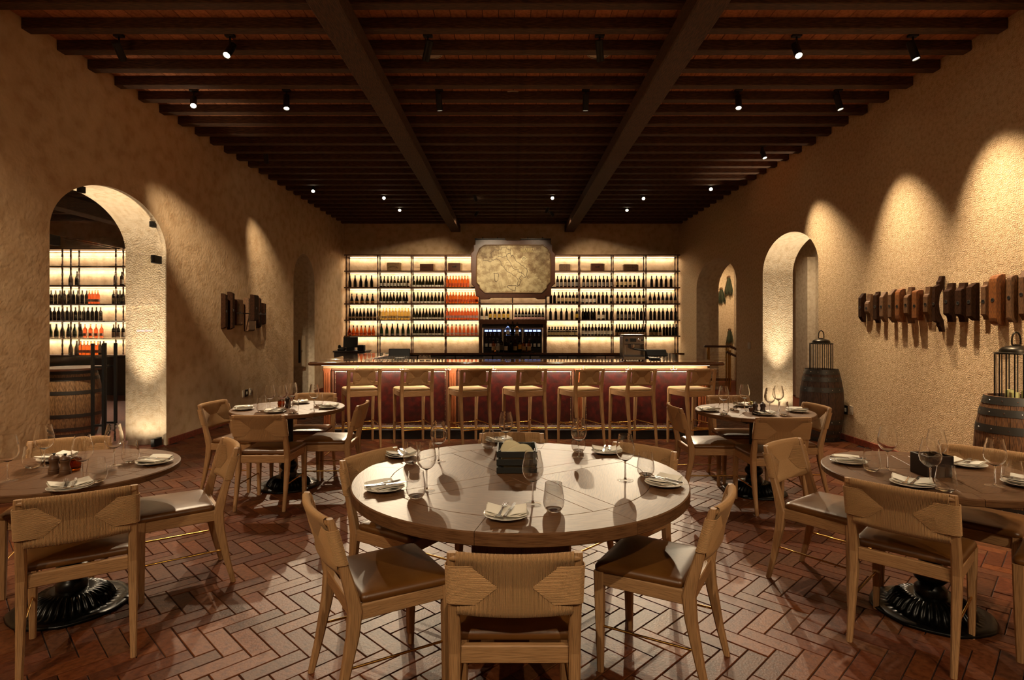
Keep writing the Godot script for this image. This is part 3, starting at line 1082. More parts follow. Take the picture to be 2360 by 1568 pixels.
func build_tables() -> void:
	var t := thing("large_round_table", "large round dark oak table with pieced top", "table", Vector3(0.05, 0, -3.06))
	table_top(t, 0.865, 0.056, 8, 0.22, 0.13)
	obj("apron", MB.new().lathe(PackedVector2Array([Vector2(0.0, 0.66), Vector2(0.62, 0.66), Vector2(0.62, 0.703), Vector2(0.0, 0.703)]), 32), M.table_x, t)
	obj("pedestal", MB.new().box(Vector3(0, 0.37, 0), Vector3(0.48, 0.58, 0.48), 0.006), M.table_y, t)
	for s in [-1, 1]:
		obj("pedestal_panel", MB.new().box(Vector3(s * 0.118, 0.37, 0.245), Vector3(0.20, 0.5, 0.012), 0.004), M.table_y, t)
	obj("base_plate", MB.new().box(Vector3(0, 0.04, 0), Vector3(0.58, 0.08, 0.58), 0.01), M.table_x, t)
	var small := [[Vector3(-2.43, 0, -3.20), "small round oak table before the glazed arch", 0.5], [Vector3(-2.15, 0, -5.60), "small round oak table by the wall sockets", 0.0], [Vector3(2.28, 0, -5.40), "small round oak table by the open lit arch", 0.2], [Vector3(2.28, 0, -3.13), "small round oak table beside the riveted barrel", 0.55]]
	var first: Node3D
	for k in small.size():
		var s: Array = small[k]
		if k == 0:
			first = thing("small_round_table", s[1], "table", s[0])
			table_top(first, 0.525, 0.035, 8, 0.0, 0.09)
			pedestal(first)
			first.rotation.y = s[2]
		else:
			dup(first, s[0], s[2], s[1])


func pedestal(t: Node3D) -> void:
	var prof := PackedVector2Array()
	for q in [[0.075, 0.10], [0.075, 0.135], [0.062, 0.15], [0.055, 0.16], [0.078, 0.185], [0.082, 0.205], [0.07, 0.23], [0.05, 0.24], [0.06, 0.255], [0.05, 0.27], [0.042, 0.285], [0.042, 0.66], [0.06, 0.67]]:
		prof.append(Vector2(q[0], q[1]))
	obj("column", MB.new().lathe(prof, 24), M.iron, t)
	obj("top_plate", MB.new().box(Vector3(0, 0.7, 0), Vector3(0.5, 0.03, 0.5), 0.004), M.iron, t)
	obj("top_collar", MB.new().lathe(PackedVector2Array([Vector2(0.06, 0.665), Vector2(0.10, 0.685), Vector2(0, 0.685)]), 16), M.iron, t)
	# cast foot: scalloped plate with a fluted dome
	var rows := []
	for q in [[0.275, 0.0, 0.02], [0.285, 0.010, 0.02], [0.275, 0.020, 0.02], [0.25, 0.024, 0.015], [0.235, 0.020, 0.0], [0.20, 0.024, 0.06], [0.185, 0.045, 0.09], [0.165, 0.070, 0.10], [0.14, 0.086, 0.08], [0.115, 0.094, 0.03], [0.10, 0.10, 0.0], [0.0, 0.10, 0.0]]:
		var row := PackedVector3Array()
		for i in 144:
			var a := TAU * i / 144.0
			var wave := cos(a * 36.0) if q[0] < 0.21 else (0.6 * cos(a * 8.0) + 0.4 * absf(cos(a * 8.0)))
			var r: float = q[0] * (1.0 + q[2] * wave * (0.6 if q[0] < 0.21 else 1.0))
			row.append(Vector3(cos(a) * r, q[1] + (0.006 * wave if q[0] < 0.19 and q[0] > 0.12 else 0.0), -sin(a) * r))
		rows.append(row)
	obj("cast_foot", MB.new().sheet(rows, true), M.iron, t)


# ---------------------------------------------------------------- chairs
# cord wrapped over a frame: upright cords round top and bottom rails, level cords round both posts, meeting in an hourglass
func weave(hw: float, y0: float, y1: float, lean: Callable, bow: float, pitch: float, thick: float, post: float, reach: float, tmid := 0.49) -> MB:
	var mb := MB.new()
	var r := pitch * 0.52
	var h := y1 - y0
	var lo_t := 0.20
	var hi_t := 0.78
	var place := func(s: float, t: float, off: float) -> Vector3:
		var y := y0 + h * t
		return Vector3(s * hw, y, lean.call(y) + bow * (1.0 - s * s) + off)
	var n := int(2.0 * reach * hw / pitch)
	for i in n + 1:
		var s := -reach + 2.0 * reach * i / n
		var e := absf(s)
		var jit := rng.randf_range(-0.003, 0.003)
		var tt := hi_t if e > 0.6 else (lerpf(tmid, hi_t, (e - 0.25) / 0.35) if e > 0.25 else tmid)
		var tb := lo_t if e > 0.55 else (lerpf(tmid, lo_t, (e - 0.25) / 0.30) if e > 0.25 else tmid)
		for part in [[tt, 1.0, 1.0], [tb, 0.0, -1.0]]:
			var pts := PackedVector3Array()
			var reach_t: float = part[1]
			for side in [1.0, -1.0]:
				var seq := []
				for k in 4:
					var f := k / 3.0
					seq.append(place.call(s + jit * (1.0 - f), lerpf(part[0], reach_t - part[2] * 0.07, f), side * (0.0045 + (thick - 0.0045) * f)))
				seq.append(place.call(s, reach_t + part[2] * 0.0, side * thick * 0.75))
				if side < 0:
					seq.reverse()
				else:
					seq.append(place.call(s, reach_t + part[2] * 0.025, 0.0))
				for q in seq:
					pts.append(q)
			mb.tube(pts, r, 4, PackedFloat32Array(), false)
	var m := int((hi_t - lo_t + 0.04) * h / pitch)
	for side in [-1.0, 1.0]:
		for j in m + 1:
			var t := lo_t - 0.01 + (hi_t - lo_t + 0.04) * j / m
			var sb := 0.25
			if t > tmid:
				sb = lerpf(0.25, 0.6, minf(1.0, (t - tmid) / (hi_t - tmid)))
			else:
				sb = lerpf(0.25, 0.55, minf(1.0, (tmid - t) / (tmid - lo_t)))
			var pts := PackedVector3Array()
			for face in [1.0, -1.0]:
				var seq := []
				var jit := rng.randf_range(-0.004, 0.004)
				for k in 3:
					var f := k / 2.0
					seq.append(place.call(side * lerpf(sb, 0.93, f), t + jit * (1.0 - f), face * lerpf(0.007, post, f)))
				seq.append(place.call(side * 1.0, t, face * post * 0.8))
				if face < 0:
					seq.reverse()
				else:
					seq.append(place.call(side * 1.012, t, 0.0))
				for q in seq:
					pts.append(q)
			mb.tube(pts, r, 4, PackedFloat32Array(), false)
	return mb


func seat_pad(w0: float, w1: float, z0: float, z1: float, y: float, thick: float) -> MB:  # w0 at the front (z0), w1 at the back (z1)
	var rings := []
	for q in [[0.004, 0.0], [0.0, 0.006], [0.0, thick * 0.45], [0.006, thick * 0.72], [0.018, thick * 0.9], [0.045, thick], [0.10, thick * 1.10], [0.17, thick * 1.14]]:
		var ring := PackedVector3Array()
		var ins: float = q[0]
		var rad := 0.03
		for c in 4:
			var cx: float = [1, 1, -1, -1][c]
			var cz: float = [1, -1, -1, 1][c]
			for i in 5:
				var a: float = [-PI / 2, 0.0, PI / 2, PI][c] + PI / 2 * i / 4.0
				# corner centre, then quarter round
				var zz := (z1 - rad) if cz > 0 else (z0 + rad)
				var ww := ((w1 if cz > 0 else w0) / 2 - rad)
				var p := Vector3(cx * ww, 0, zz) + Vector3(cos(a), 0, -sin(a)) * rad
				var mid := Vector3(0, 0, (z0 + z1) / 2)
				var d := p - mid
				var f := 1.0 - ins / 0.22
				ring.append(mid + d * f + Vector3(0, y + q[1], 0))
		rings.append(ring)
	return MB.new().loft(rings, true)


func build_chairs() -> void:
	# seat centre at the origin, facing -Z
	var c := thing("dining_chair", "", "chair")
	var hw := 0.228
	var lean := func(y: float) -> float: return 0.205 + (y - 0.45) * 0.27
	for s in [-1, 1]:
		var x: float = s * (hw - 0.022)
		var fl := []
		for q in [[0.0, 0.027, 0.027, -0.186], [0.10, 0.031, 0.031, -0.187], [0.36, 0.042, 0.042, -0.190], [0.452, 0.044, 0.046, -0.190]]:
			fl.append(MB.ring8(Vector3(x * 1.0, q[0], q[3]), q[1], q[2], 0.006))
		obj("leg", MB.new().loft(fl), M.oak_y, c)
		var rl := []
		for q in [[0.0, 0.026, 0.028, 0.285], [0.14, 0.031, 0.036, 0.250], [0.33, 0.038, 0.050, 0.212], [0.43, 0.040, 0.056, 0.203], [0.50, 0.040, 0.048, 0.218], [0.62, 0.038, 0.038, 0.251], [0.795, 0.036, 0.031, 0.298], [0.808, 0.034, 0.024, 0.302]]:
			rl.append(MB.ring8(Vector3(x, q[0], q[3]), q[1], q[2], 0.007))
		obj("leg", MB.new().loft(rl), M.oak_y, c)
		obj("side_rail", MB.new().box(Vector3(x, 0.42, 0.007), Vector3(0.024, 0.062, 0.376), 0.004), M.oak_z, c)
		obj("brass_stretcher", MB.new().tube(PackedVector3Array([Vector3(x, 0.205, -0.183), Vector3(x, 0.205, 0.235)]), 0.0055, 8), M.brass, c)
	obj("front_rail", MB.new().box(Vector3(0, 0.42, -0.188), Vector3(hw * 2 - 0.08, 0.062, 0.024), 0.004), M.oak_x, c)
	obj("back_rail", MB.new().box(Vector3(0, 0.42, 0.205), Vector3(hw * 2 - 0.08, 0.062, 0.026), 0.004), M.oak_x, c)
	obj("seat", seat_pad(0.455, 0.43, -0.214, 0.185, 0.452, 0.040), M.leather, c)
	for y in [[0.79, 0.013], [0.597, 0.012]]:
		var pts := PackedVector3Array()
		for i in 13:
			var s := -0.93 + 1.86 * i / 12.0
			pts.append(Vector3(s * hw, y[0], lean.call(y[0]) + 0.034 * (1 - s * s)))
		obj("back_rail_cord_core", MB.new().tube(pts, y[1], 8), M.oak_x, c)
	obj("woven_back", weave(hw, 0.583, 0.806, lean, 0.034, 0.0043, 0.0155, 0.0225, 0.84), M.cord, c)
	var near := "woven-back oak chair at the large table, "
	var seats := [
		[0.015, -1.90, 0.0, near + "facing the bar"],
		[-0.80, -2.40, 0.0, near + "next to the bar-facing chair towards the glazed arch"],
		[0.93, -2.53, 0.0, near + "next to the bar-facing chair towards the riveted barrel"],
		[-0.815, -3.36, 0.0, near + "its back towards the table by the wall sockets"],
		[0.01, -3.99, 0.0, near + "its back to the bar stools"],
		[0.82, -3.55, 0.0, near + "its back towards the table by the lit arch"],
	]
	var faces := [Vector2(0.0, -1), Vector2(0.86, -0.51), Vector2(-0.866, -0.50), Vector2(0.85, 0.53), Vector2(0.0, 1.0), Vector2(-0.70, 0.71)]
	var four := "woven-back oak chair at the table "
	seats += [
		[-1.93, -2.58, 0.0, four + "before the glazed arch, turned to the glass"], [-1.79, -3.68, 0.0, four + "before the glazed arch, its back to the large table"], [-2.90, -3.80, 0.0, four + "before the glazed arch, its back to the glass door"],
		[-2.10, -4.81, 0.0, four + "by the wall sockets, facing the bar"], [-2.90, -5.63, 0.0, four + "by the wall sockets, its back to the sockets"], [-1.425, -5.57, 0.0, four + "by the wall sockets, facing the sockets"], [-2.14, -6.36, 0.0, four + "by the wall sockets, its back to the bar"],
		[2.22, -4.69, 0.0, four + "by the lit arch, facing the bar"], [1.534, -5.39, 0.0, four + "by the lit arch, facing the far barrel"], [2.88, -5.43, 0.0, four + "by the lit arch, its back to the far barrel"], [2.31, -6.13, 0.0, four + "by the lit arch, its back to the bar"],
		[1.80, -2.68, 0.0, four + "beside the riveted barrel, facing that barrel"], [1.75, -3.70, 0.0, four + "beside the riveted barrel, its back to the large table"], [2.87, -3.47, 0.0, four + "beside the riveted barrel, its back to that barrel"], [2.83, -2.44, 0.0, four + "beside the riveted barrel, facing the large table"],
	]
	faces += [Vector2(-0.56, -0.83), Vector2(-0.81, 0.587), Vector2(0.43, 0.90), Vector2(0, -1), Vector2(1, 0.1), Vector2(-1, 0.03), Vector2(0.03, 1), Vector2(0.02, -1), Vector2(1, 0.0), Vector2(-1, 0.06), Vector2(-0.02, 1), Vector2(0.72, -0.69), Vector2(0.6, 0.8), Vector2(-0.76, 0.65), Vector2(-0.67, -0.74)]
	for k in seats.size():
		var f: Vector2 = faces[k].normalized()
		var turn := atan2(-f.x, -f.y)
		var q: Array = seats[k]
		var back := 0.30  # the listed point is the top of the backrest
		var at := Vector3(q[0] + f.x * back, 0, q[1] + f.y * back)
		if k == 0:
			c.position = at
			c.rotation.y = turn
			tag(c, q[3], "chair", "dining chairs")
		else:
			dup(c, at, turn, q[3], "dining chairs")


# ---------------------------------------------------------------- bar stools
func build_stools() -> void:
	var c := thing("bar_stool", "", "stool")
	var hw := 0.215
	var lean := func(y: float) -> float: return 0.19 + (y - 0.72) * 0.16
	for s in [-1, 1]:
		var x: float = s * (hw - 0.02)
		var fl := []
		for q in [[0.0, 0.028, 0.03, -0.225], [0.25, 0.032, 0.034, -0.222], [0.60, 0.040, 0.042, -0.20], [0.72, 0.042, 0.044, -0.196]]:
			fl.append(MB.ring8(Vector3(x, q[0], q[3]), q[1], q[2], 0.006))
		obj("leg", MB.new().loft(fl), M.oak_y, c)
		var rl := []
		for q in [[0.0, 0.028, 0.032, 0.275], [0.30, 0.034, 0.038, 0.235], [0.60, 0.042, 0.050, 0.195], [0.70, 0.044, 0.052, 0.19], [0.80, 0.042, 0.042, 0.205], [0.99, 0.040, 0.032, 0.238], [1.003, 0.038, 0.026, 0.24]]:
			rl.append(MB.ring8(Vector3(x, q[0], q[3]), q[1], q[2], 0.007))
		obj("leg", MB.new().loft(rl), M.oak_y, c)
		obj("side_rail", MB.new().box(Vector3(x, 0.685, 0.0), Vector3(0.026, 0.07, 0.37), 0.004), M.oak_z, c)
		obj("brass_foot_bar", MB.new().tube(PackedVector3Array([Vector3(x, 0.285, -0.22), Vector3(x, 0.285, 0.235)]), 0.008, 8), M.brass, c)
	for q in [[0.26, -0.222], [0.235, 0.245]]:
		obj("brass_foot_bar", MB.new().tube(PackedVector3Array([Vector3(-hw + 0.02, q[0], q[1]), Vector3(hw - 0.02, q[0], q[1])]), 0.008, 8), M.brass, c)
	obj("front_rail", MB.new().box(Vector3(0, 0.685, -0.196), Vector3(hw * 2 - 0.08, 0.07, 0.026), 0.004), M.oak_x, c)
	obj("back_rail", MB.new().box(Vector3(0, 0.685, 0.192), Vector3(hw * 2 - 0.08, 0.07, 0.026), 0.004), M.oak_x, c)
	obj("seat", seat_pad(0.43, 0.40, -0.222, 0.175, 0.72, 0.032), M.stool_leather, c)
	for y in [0.985, 0.815]:
		obj("cross_rail", MB.new().box(Vector3(0, y, lean.call(y)), Vector3(hw * 2 - 0.075, 0.034 if y > 0.9 else 0.05, 0.024), 0.005), M.oak_x, c)
	for s in [-1, 1]:
		obj("stile", MB.new().box(Vector3(s * 0.128, 0.90, lean.call(0.90)), Vector3(0.016, 0.15, 0.018), 0.003), M.oak_y, c)
	obj("woven_back", weave(0.14, 0.797, 1.003, lean, 0.0, 0.0052, 0.0155, 0.013, 0.80), M.cord, c)
	var xs := [-1.85, -1.175, -0.43, 0.28, 1.018, 1.68, 2.44]
	var turns := [25, 24, 27, 25, 26, 22, 19]
	var which := ["the end stool by the till", "second from the till end", "third from the till end, before a pilaster", "the middle one of seven", "third from the staircase arch, before a pilaster", "second from the staircase arch", "the end stool by the staircase arch"]
	for k in 7:
		var turn := deg_to_rad(turns[k])
		var at := Vector3(xs[k], 0, -7.33) + Basis(Vector3.UP, turn) * Vector3(0, 0, -0.24)
		var label: String = "oak bar stool with cream leather seat, " + which[k]
		if k == 0:
			c.position = at
			c.rotation.y = turn
			tag(c, label, "stool", "bar stools")
		else:
			dup(c, at, turn, label, "bar stools")


# ---------------------------------------------------------------- wooden blocks on the walls
func block_profile(style: int, depth: float, hf: float, hs: float, lift: float) -> PackedVector2Array:  # (out from wall, height)
	var up := []
	var e := hs - hf
	match style:
		0: up = [[depth, hf], [depth * 0.35, hs], [0.0, hs]]
		1: up = [[depth, hf], [depth * 0.86, hf + e * 0.18], [depth * 0.6, hf + e * 0.30], [depth * 0.5, hf + e * 0.55], [depth * 0.42, hs], [0.0, hs]]
		2: up = [[depth, hf], [depth * 0.94, hf + e * 0.45], [depth * 0.75, hf + e * 0.8], [depth * 0.4, hs], [0.0, hs]]
	var p := PackedVector2Array()
	if style == 3:  # a bow that touches the wall at both ends only
		for q in [[0.0, -hs], [0.03, -hs], [0.045, -hf - e * 0.6], [0.06, -hf - e * 0.45], [0.06, -hf - e * 0.2], [depth, -hf], [depth * 1.05, 0.0], [depth, hf], [0.06, hf + e * 0.2], [0.06, hf + e * 0.45], [0.045, hf + e * 0.6], [0.03, hs], [0.0, hs], [0.012, hf], [depth - 0.05, hf * 0.5], [depth - 0.04, 0.0], [depth - 0.05, -hf * 0.5], [0.012, -hf]]:
			p.append(Vector2(q[0], q[1]))
		return p
	for q in up:
		p.append(Vector2(q[0] + lift, q[1]))
	up.reverse()
	for q in up:
		p.append(Vector2(q[0] + lift, -q[1]))
	return p


func wall_block(wall: float, out: float, near: float, far: float, y: float, prof: PackedVector2Array, m: Material, label: String, group: String, depth: float) -> void:
	var t := thing("wooden_block", label, "block", Vector3(wall, y, -near), 0.0, group)
	var w := far - near
	# prism lies in local (out, up) and runs along the wall away from the camera
	var basis := Basis(Vector3(out, 0, 0), Vector3.UP, Vector3(0, 0, 1))
	var mb := MB.new().prism(prof, w, Transform3D(basis, Vector3.ZERO), 0.004)
	obj("body", mb, m, t)
	var turn := Basis(Vector3(0, 0, 1), -out * PI / 2)
	var at := Vector3(out * depth, rng.randf_range(-0.012, 0.012), -w / 2)
	var r := minf(0.013, w * 0.22)
	obj("bolt_ring", MB.new().lathe(PackedVector2Array([Vector2(r * 1.5, -0.002), Vector2(r * 1.5, 0.003), Vector2(r, 0.003), Vector2(r, -0.002)]), 12, at, turn), M.hoop, t)
	obj("dark_hole_disc", MB.new().lathe(PackedVector2Array([Vector2(r, 0.0012), Vector2(0, 0.0012)]), 12, at, turn), M.matte_black, t)  # flat black disc, the shade inside a hole put into its colour


func build_wall_decor() -> void:
	# strip left, strip right, side right; strip top, strip bottom; side top, side bottom (pixels of a 5.9x enlargement at 1960,620); style; tone
	var list := [
		[107, 145, 215, 400, 655, 330, 720, 0, 1], [190, 240, 310, 475, 575, 340, 710, 1, 0], [308, 355, 415, 350, 675, 308, 735, 1, 1], [393, 437, 515, 388, 650, 310, 720, 0, 0],
		[507, 548, 640, 355, 655, 275, 730, 0, 0], [603, 660, 755, 355, 632, 268, 725, 2, 2], [722, 775, 880, 385, 595, 245, 740, 1, 0], [833, 900, 995, 300, 645, 283, 700, 2, 2],
		[985, 1050, 1115, 375, 580, 240, 720, 1, 0], [1110, 1195, 1290, 245, 710, 95, 855, 3, 1], [1260, 1335, 1440, 310, 610, 190, 720, 1, 1], [1418, 1500, 1605, 300, 620, 185, 720, 1, 1],
		[1575, 1640, 1760, 270, 665, 185, 705, 0, 1], [1770, 1835, 1900, 240, 610, 170, 690, 1, 0], [1880, 1985, 2110, 150, 640, 70, 770, 2, 2], [2120, 2185, 2280, 150, 665, 80, 730, 2, 0], [2285, 2357, 2440, 145, 640, 20, 700, 0, 0],
	]
	var words := ["plain dark chamfered block ending the row by the far barrel", "small stepped pale block second in the row", "tall narrow stepped block third in the row", "chamfered reddish block fourth in the row", "chamfered brown block fifth in the row", "rounded golden block sixth in the row", "slim grey stepped block seventh in the row", "broad rounded block with orange face", "short stepped block beside the bowed piece", "tall bowed piece standing off the wall", "dark stepped block next to the bowed piece", "dark stepped block with a cracked face", "plain dark block with one chamfer", "narrow dark stepped block beside the golden one", "largest golden rounded block in the row", "pale weathered rounded block", "pale stepped block above the lantern"]
	for k in list.size():
		var q: Array = list[k]
		var u := func(x: float) -> float: return 1960.0 + x / 5.9
		var near: float = WR * FOCAL / (u.call(q[2]) - PX)
		var depth: float = (q[2] - q[1]) / 5.9 * near / FOCAL
		if q[7] == 3:
			depth += 0.03
		var far: float = (WR - depth) * FOCAL / (u.call(q[0]) - PX)
		far = clampf(far, near + 0.04, near + 0.10)
		var yt: float = EYE - (620.0 + q[3] / 5.9 - PY) * near / FOCAL
		var yb: float = EYE - (620.0 + q[4] / 5.9 - PY) * near / FOCAL
		var st: float = EYE - (620.0 + q[5] / 5.9 - PY) * near / FOCAL
		var sb: float = EYE - (620.0 + q[6] / 5.9 - PY) * near / FOCAL
		var y := (st + sb) / 2
		var hs := (st - sb) / 2
		var hf := minf((yt - yb) / 2, hs * 0.92)
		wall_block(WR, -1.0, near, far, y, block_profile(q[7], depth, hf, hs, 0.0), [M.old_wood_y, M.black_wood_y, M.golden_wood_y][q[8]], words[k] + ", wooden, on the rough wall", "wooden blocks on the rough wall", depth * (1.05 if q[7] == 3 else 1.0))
	# the small cluster on the other wall (10.45x enlargement at 490,650)
	var few := [[195, 310, 345, 275, 1125, 0, 0.0], [345, 480, 515, 235, 1150, 0, 0.0], [520, 590, 735, 410, 1045, 2, 0.0], [755, 870, 1035, 380, 1190, 2, 0.0], [905, 1088, 1110, 305, 940, 2, 0.13], [1045, 1135, 1165, 370, 1115, 0, 0.0], [1165, 1250, 1290, 505, 1030, 0, 0.0]]
	var few_words := ["flat dark block at the door end of the small cluster", "tallest dark chamfered block of the small cluster", "small rounded block with a light bolt", "tall rounded block behind the bolted slab", "dark slab bolted across the small cluster", "thin dark block behind the slab", "short chamfered block ending the small cluster"]
	for k in few.size():
		var q: Array = few[k]
		var u := func(x: float) -> float: return 490.0 + x / 10.45
		var near: float = -WL * FOCAL / (PX - u.call(q[0]))
		var depth: float = (q[1] - q[0]) / 10.45 * near / FOCAL
		if k == 4:
			near = 9.62
			depth = 0.075
		var far: float = (-WL - depth - q[6]) * FOCAL / (PX - u.call(q[2]))
		far = clampf(far, near + 0.07, near + 0.24)
		var st: float = EYE - (650.0 + q[3] / 10.45 - PY) * near / FOCAL
		var sb: float = EYE - (650.0 + q[4] / 10.45 - PY) * near / FOCAL
		var hs := (st - sb) / 2
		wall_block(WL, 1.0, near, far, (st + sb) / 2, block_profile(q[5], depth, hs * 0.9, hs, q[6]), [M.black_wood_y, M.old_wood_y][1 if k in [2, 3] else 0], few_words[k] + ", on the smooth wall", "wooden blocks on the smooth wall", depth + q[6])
		if k == 4:
			var t := thing("threaded_rod", "thin dark rod through the blocks on the smooth wall", "rod", Vector3(WL + 0.10, 1.76, -9.3))
			obj("shaft", MB.new().tube(PackedVector3Array([Vector3(0, 0, 0.1), Vector3(0, 0, -1.0)]), 0.008, 8), M.iron, t)
	# sockets, switches, call point
	var plates := [[560, 908, 0, "left pale switch plate of three on the smooth wall"], [567.5, 906, 0, "wooden socket plate between two pale plates on the smooth wall"], [576, 903, 0, "small pale switch plate of three, by the niche"], [1950, 945, 1, "brown framed switch plate on the rough wall"], [1963, 946, 1, "narrow pale socket plate on the rough wall"]]
	for k in plates.size():
		var q: Array = plates[k]
		var x: float = WL if q[2] == 0 else WR
		var p := on_x(q[0], q[1], x)
		var out := 1.0 if q[2] == 0 else -1.0
		var t := thing("wall_plate", q[3], "socket", p)
		var wide := 0.085 if k in [1, 3] else 0.07
		obj("cover", MB.new().box(Vector3(out * 0.006, 0, 0), Vector3(0.012, 0.12, wide), 0.003), M.white_plate if not k in [1, 3] else M.bronze, t)
		obj("insert", MB.new().box(Vector3(out * 0.013, 0, 0), Vector3(0.006, 0.05, wide * 0.5), 0.002), M.paper, t)
	var th := thing("thermostat", "small white thermostat between the two open arches", "thermostat", on_x(1728, 797, WR))
	obj("cover", MB.new().box(Vector3(-0.012, 0, 0), Vector3(0.024, 0.13, 0.10), 0.006), M.white_plate, th)
	obj("dial", MB.new().box(Vector3(-0.026, 0.02, 0), Vector3(0.006, 0.05, 0.06), 0.002), M.paper, th)


# ---------------------------------------------------------------- barrels and lanterns
func barrel(called: String, at: Vector3, h: float, re: float, rm: float, staves: int, hoops: Array, label: String, m: Material, rivets: bool) -> Node3D:
	var t := thing(called, label, "barrel", at)
	var rad := func(y: float) -> float:
		var s := 2.0 * y / h - 1.0
		return rm - (rm - re) * s * s
	var rings := []
	var w := TAU / staves
	for j in 11:
		var y := h * j / 10.0
		var r: float = rad.call(y)
		var ring := PackedVector3Array()
		for q in [[-0.49, -0.003], [-0.46, 0.0], [0.0, 0.0004], [0.46, 0.0], [0.49, -0.003], [0.49, -0.02], [-0.49, -0.02]]:
			ring.append(Vector3(sin(w * q[0]) * (r + q[1]), y, cos(w * q[0]) * (r + q[1])))
		rings.append(ring)
	var stave := MB.new().loft(rings).mesh()
	for i in staves:
		var o := inst("stave", stave, m, t)
		o.rotation.y = w * i
	obj("head", MB.new().lathe(PackedVector2Array([Vector2(re - 0.014, h - 0.05), Vector2(re - 0.014, h - 0.028), Vector2(0, h - 0.028)]), 24), M.barrel_x, t)
	for q in hoops:
		var prof := PackedVector2Array()
		for k in 5:
			var y: float = lerpf(q[0], q[1], k / 4.0)
			prof.append(Vector2(rad.call(y) + 0.0035, y))
		var hp := obj("hoop", MB.new().lathe(prof, 40), M.hoop, t)
		if rivets:
			var mb := MB.new()
			var y: float = (q[0] + q[1]) / 2
			for i in 14:
				var a: float = TAU * i / 14.0 + q[0]
				var d := Vector3(cos(a), 0, sin(a))
				mb.lathe(PackedVector2Array([Vector2(0.0065, 0), Vector2(0.005, 0.004), Vector2(0, 0.006)]), 8, d * (rad.call(y) + 0.003) + Vector3(0, y, 0), Basis(Vector3.UP.cross(d).normalized(), PI / 2))
			obj("rivets", mb, M.steel, hp).set_meta("kind", "stuff")
	return t


func lantern(at: Vector3, label: String, candles: Array) -> void:
	var t := thing("lantern", label, "lantern", at)
	var r := 0.142
	var h := 0.375
	for y in [0.0, h]:
		var pts := PackedVector3Array()
		for i in 28:
			pts.append(Vector3(cos(TAU * i / 28) * r, y + 0.006, sin(TAU * i / 28) * r))
		obj("ring", MB.new().tube(pts, 0.006, 6, PackedFloat32Array(), false, true), M.iron, t)
	var bar := MB.new().box(Vector3(0, h / 2, 0), Vector3(0.009, h, 0.005), 0.001).mesh()
	for i in 16:
		var a := TAU * i / 16
		var o := inst("bar", bar, M.iron, t)
		o.position = Vector3(cos(a) * r, 0.004, sin(a) * r)
		o.rotation.y = -a + PI / 2
	obj("base_dish", MB.new().lathe(PackedVector2Array([Vector2(0, 0), Vector2(r, 0), Vector2(r, 0.006), Vector2(0, 0.006)]), 24), M.iron, t)
	obj("glass_sleeve", MB.new().lathe(PackedVector2Array([Vector2(r - 0.012, 0.008), Vector2(r - 0.012, h - 0.004)]), 28), M.pane, t)
	obj("dome", MB.new().lathe(PackedVector2Array([Vector2(r + 0.006, h + 0.004), Vector2(r + 0.004, h + 0.012), Vector2(0.115, h + 0.018), Vector2(0.112, h + 0.035), Vector2(0.095, h + 0.055), Vector2(0.06, h + 0.068), Vector2(0.03, h + 0.072), Vector2(0.03, h + 0.082), Vector2(0, h + 0.083)]), 28), M.bronze, t)
	var loop := PackedVector3Array()
	for i in 15:
		var a := PI * i / 14.0
		loop.append(Vector3(-cos(a) * 0.035 * (1.0 + 0.35 * sin(a)), h + 0.078 + 0.105 * sin(a), 0))
	obj("handle", MB.new().tube(loop, 0.0065, 8), M.bronze, t)
	for c in candles:
		var k := thing("candle", c[3], "candle", at + Vector3(c[0], 0.0062, c[1]))
		obj("wax", MB.new().lathe(PackedVector2Array([Vector2(0, 0), Vector2(0.034, 0), Vector2(0.035, c[2] - 0.008), Vector2(0.032, c[2]), Vector2(0.024, c[2] - 0.004), Vector2(0, c[2] - 0.010)]), 20), M.wax, k)
		obj("wick", MB.new().tube(PackedVector3Array([Vector3(0, c[2] - 0.012, 0), Vector3(0.002, c[2] + 0.004, 0)]), 0.0012, 5), M.matte_black, k)


func build_barrels() -> void:
	var hoops := [[0.0, 0.065], [0.10, 0.16], [0.235, 0.30], [0.665, 0.73], [0.805, 0.865], [0.90, 0.965]]
	barrel("barrel", Vector3(4.245, 0, -4.84), 0.965, 0.212, 0.285, 18, hoops, "riveted oak barrel against the rough wall beside the small table", M.barrel_y, true)
	barrel("barrel", Vector3(4.26, 0, -7.90), 0.955, 0.205, 0.272, 18, hoops, "darker riveted barrel standing next to the open lit arch", M.dark_barrel_y, true)
	lantern(Vector3(4.235, 0.940, -4.83), "black caged lantern with candles on the riveted oak barrel", [[-0.06, 0.05, 0.055, "short pale candle in the lantern on the oak barrel"], [0.035, 0.06, 0.07, "taller pale candle in the lantern on the oak barrel"], [0.0, -0.06, 0.065, "pale candle at the back of the lantern on the oak barrel"]])
	lantern(Vector3(4.245, 0.930, -7.88), "black caged lantern on the darker barrel by the arch", [])


